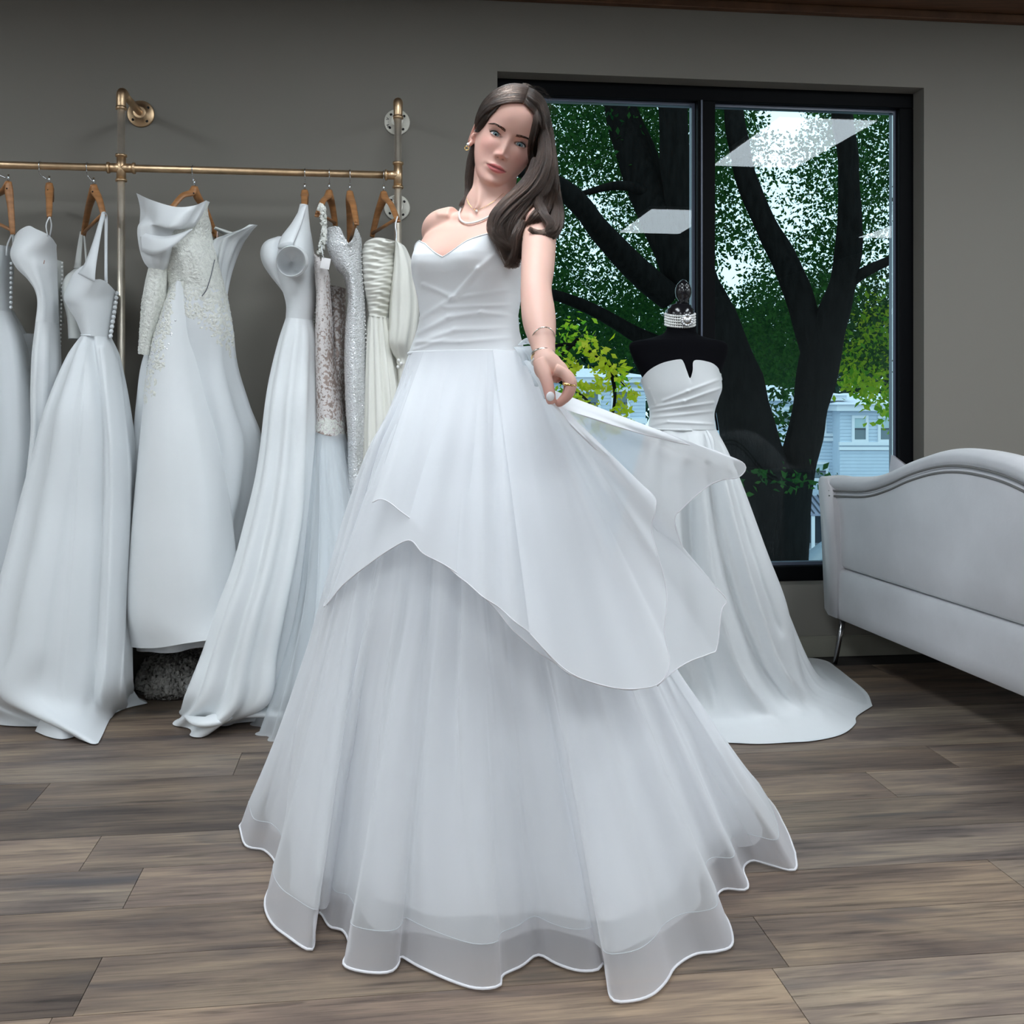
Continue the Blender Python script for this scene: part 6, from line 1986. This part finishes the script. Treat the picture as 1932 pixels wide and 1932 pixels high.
skirt_rows = [(738, 770, 1020, 770, 2.37, .140), (703, 850, 1060, 850, 2.36, .170), (668, 970, 1110, 970, 2.35, .222), (632, 1100, 1165, 1100, 2.34, .28), (588, 1250, 1232, 1250, 2.33, .342), (545, 1390, 1302, 1390, 2.32, .40)]
R = brow(skirt_rows)
hc_ = hem.mean(0)
hi1 = hc_ + (hem - hc_) * np.array([.955, .958, 1]); hi1[:, 2] = .085
hi2 = hc_ + (hem - hc_) * np.array([.83, .85, 1]) + np.array([-.025, 0, 0]); hi2[:, 2] = .175
wr = w_rs.copy()
hi1 = R[3] + (hem - R[3]) * .90
hi1[:, 2] = .072 + (hi1[:, 2] - hi1[:, 2].mean()) * .3
rings_all = [wr] + R[:4] + [R[3] + (hem - R[3]) * t_ for t_ in (.25, .5, .72)] + [hi1]
q = loft(rings_all, 130, [.001, .006, .009, .011, .012, .012, .010, .006, 0], 26, 301, .9)
prng = np.random.default_rng(77)


def creases(q, count, amp, wid):
    """Narrow standing folds running from the waist towards the hem."""
    m_, n_, _ = q.shape
    ii = np.arange(n_)
    for _ in range(count):
        c0, dr, a_ = prng.uniform(0, n_), prng.uniform(-14, 14), amp * prng.uniform(.4, 1.2)
        t0, t1 = prng.uniform(.0, .25), prng.uniform(.6, .97)
        for j in range(m_):
            t_ = j / (m_ - 1)
            k = max(0, min(1, (t_ - t0) * 6)) * max(0, min(1, (t1 - t_) * 6))
            if k <= 0: continue
            d_ = (ii - c0 - dr * t_ + n_ / 2) % n_ - n_ / 2
            f = np.exp(-(d_ / wid) ** 2)
            s_ = np.abs(d_) < wid * 3
            g = np.roll(q[j], -1, 0) - np.roll(q[j], 1, 0)
            nn = np.stack([g[:, 1], -g[:, 0], np.zeros(n_)], 1); nn /= np.linalg.norm(nn, axis=1)[:, None] + 1e-9
            q[j][s_] += (nn * (a_ * k * f * min(1, .35 + t_))[:, None])[s_]
    return q


q = creases(q, 60, .011, 2.0)
loft_mesh('tulle_skirt', q, M['tulle'], gown, label='outer sheer tulle skirt')
q2 = loft([q[-1], (q[-1] + hem) / 2 + np.array([0, 0, .0]), hem], 12)
loft_mesh('hem_band', q2, M['organza'], gown, label='stiff see-through horsehair hem band')
mesh('hem_cord', *tube(np.concatenate([hem, hem[:1]]) + np.array([0, 0, .002]), .0026, 8, caps=False), M['cord'], gown)
mesh('band_stitching', *tube(np.concatenate([q[-1], q[-1][:1]]), .0008, 6, caps=False), M['tulle_b'], gown)
# inner skirts
def inset(q, k0, k1, it, zmin):
    """A skirt layer inside another: smoother and drawn in towards the middle."""
    o = q.copy()
    m_ = len(q)
    c = q.mean(1, keepdims=True)
    for j in range(m_):
        r_ = o[j]
        for _ in range(int(it * j / m_)): r_ = (np.roll(r_, 1, 0) + np.roll(r_, -1, 0) + 2 * r_) / 4
        o[j] = r_
    k = (k0 + (k1 - k0) * np.linspace(0, 1, m_))[:, None, None]
    o[:, :, :2] = (c + (o - c) * k)[:, :, :2]
    z0, z1 = q[-1, :, 2].mean(), zmin
    t_ = np.linspace(0, 1, m_)[:, None]
    o[:, :, 2] -= (z0 - z1) * np.clip((t_ - .8) / .2, 0, 1)
    return o


def refold(q, amp, k, seed):
    f1 = folds(NB, k, seed, .8); f2 = folds(NB, k, seed + 1, .8)
    for j in range(len(q)):
        t_ = j / (len(q) - 1)
        g = np.roll(q[j], -1, 0) - np.roll(q[j], 1, 0)
        nn = np.stack([g[:, 1], -g[:, 0], np.zeros(NB)], 1); nn /= np.linalg.norm(nn, axis=1)[:, None] + 1e-9
        q[j] += nn * (amp * min(1, t_ * 2.5) * (f1 * (1 - t_) + f2 * t_))[:, None]
    return q


q3 = refold(inset(q, .985, .88, 220, .065), .011, 17, 331)
loft_mesh('underskirt', q3, M['brideskirt'], gown, label='opaque white underskirt')
q4 = refold(inset(q, .993, .95, 60, .045), .006, 24, 351)
loft_mesh('middle_tulle', q4, M['tulle'], gown)


# tiers of the overskirt: sheets from the waist to their free edges
def sheet(name, top, bot, mt, nu=160, nv=60, bulge=.03, wav=.012, k=7, seed=5, edge=True, sag=.0):
    T_, B_ = resample([P(*p) for p in top], nu, smooth=6), resample([P(*p) for p in bot], nu, smooth=8)
    r = np.random.default_rng(seed)
    uu = np.linspace(0, 1, nu)
    f = sum(r.uniform(.4, 1) * np.sin(2 * np.pi * k * r.uniform(.5, 1.5) * uu + r.uniform(0, 6)) for _ in range(3)) / 2
    g_ = np.zeros((nv, nu, 3))
    for j in range(nv):
        s = j / (nv - 1)
        p = T_ * (1 - s) + B_ * s
        p[:, 1] -= bulge * math.sin(math.pi * s) + wav * f * s * (1.6 - s)
        p[:, 2] -= sag * math.sin(math.pi * s)
        g_[j] = p
    o = mesh(name, g_.reshape(-1, 3), grid_faces(nu, nv), mt, gown)
    if edge: mesh('rolled_edge', *tube(g_[-1], .0012, 6), M['cord'], o)
    return g_


def waist(px_):
    """Depth just in front of the waist seam."""
    x_, y_ = proj(w_rs); k = np.argmin(np.abs(x_ - px_) + 1000 * (w_rs[:, 1] > 2.405)); return w_rs[k][1] - .006, y_[k]


WT = [(a, waist(a)[1] - 1, waist(a)[0]) for a in (778, 800, 830, 860, 890, 920, 950, 975)]
sheet('overskirt_tier', [(774, 676, 2.44)] + WT, [(640, 1075, 2.50), (611, 1144, 2.26), (650, 1101, 2.16), (703, 1059, 2.09), (745, 1031, 2.05), (775, 1020, 2.03), (800, 1045, 2.01), (846, 1070, 1.995), (885, 1098, 1.98), (912, 1124, 1.97), (985, 1205, 1.95), (1050, 1254, 1.945)], M['tier'], seed=8, wav=.010, k=9)
sheet('overskirt_tier', WT[1:] + [(985, 665, 2.24)], [(702, 948, 2.13), (722, 942, 2.11), (755, 963, 2.08), (781, 984, 2.055), (798, 1001, 2.045), (802, 1033, 2.04), (846, 1071, 2.0), (908, 1122, 1.96), (1000, 1195, 1.93), (1053, 1256, 1.92), (1100, 1281, 1.92), (1150, 1297, 1.93), (1205, 1299, 1.96), (1250, 1285, 2.0)], M['tier'], seed=9, wav=.012, k=8)
HN = (1050, 765, 1.905)
top_h = [(930, 660, 2.262), (965, 662, 2.25), (985, 664, 2.235), (1000, 690, 2.13), (1020, 730, 2.0), (1036, 758, 1.925), (1046, 766, 1.905), (1052, 767, 1.90)]
sheet('lifted_tier', top_h, [(1000, 1195, 1.915), (1060, 1258, 1.905), (1120, 1288, 1.905), (1180, 1300, 1.92), (1240, 1293, 1.95), (1262, 1250, 1.98), (1253, 1190, 2.0), (1258, 1113, 2.02), (1230, 1007, 2.04), (1236, 962, 2.04), (1230, 932, 2.05), (1160, 878, 2.03), (1110, 835, 2.0), (1075, 800, 1.95)], M['tier'], seed=12, wav=.014, k=6, bulge=.02)
sheet('lifted_tier', [(985, 664, 2.26), (1005, 700, 2.14), (1025, 740, 2.0), (1040, 762, 1.93), (1050, 768, 1.91)], [(1240, 1293, 2.0), (1270, 1268, 2.03), (1302, 1249, 2.06), (1339, 1233, 2.09), (1352, 1222, 2.10), (1361, 1153, 2.12), (1371, 1132, 2.13), (1345, 1106, 2.13), (1308, 1091, 2.13), (1292, 1044, 2.13), (1272, 982, 2.13), (1289, 957, 2.14),
      (1333, 920, 2.16), (1365, 905, 2.17), (1392, 901, 2.18), (1406, 886, 2.19), (1401, 873, 2.19), (1373, 860, 2.18), (1333, 846, 2.16), (1240, 826, 2.10), (1146, 799, 2.02), (1085, 778, 1.95)], M['tier'], seed=15, wav=.010, k=5, bulge=.012)
# organza loops and beads at the side of the waist
pet = []
for a0, a1, w_ in (((984, 655, 2.245), (1004, 684, 2.20), .020), ((980, 650, 2.25), (996, 648, 2.21), .014), ((990, 680, 2.21), (1012, 728, 2.06), .016), ((1000, 700, 2.13), (1030, 752, 1.95), .016), ((972, 655, 2.25), (990, 690, 2.20), .018)):
    p0, p1 = P(*a0), P(*a1)
    mid = (p0 + p1) / 2 + np.array([.012, -.02, .006])
    pet.append(tube([p0, mid, p1], [.004, w_, .004], 12, n=16, flat=.45))
bow = mesh('organza_loops', *join(pet), M['tulle_b'], gown)
beads('crystal', [P(987, 668, 2.205), P(990, 676, 2.20), P(1001, 660, 2.19), P(996, 688, 2.18), P(1004, 672, 2.18), P(985, 660, 2.21)], .0034, M['sparkle'], bow)
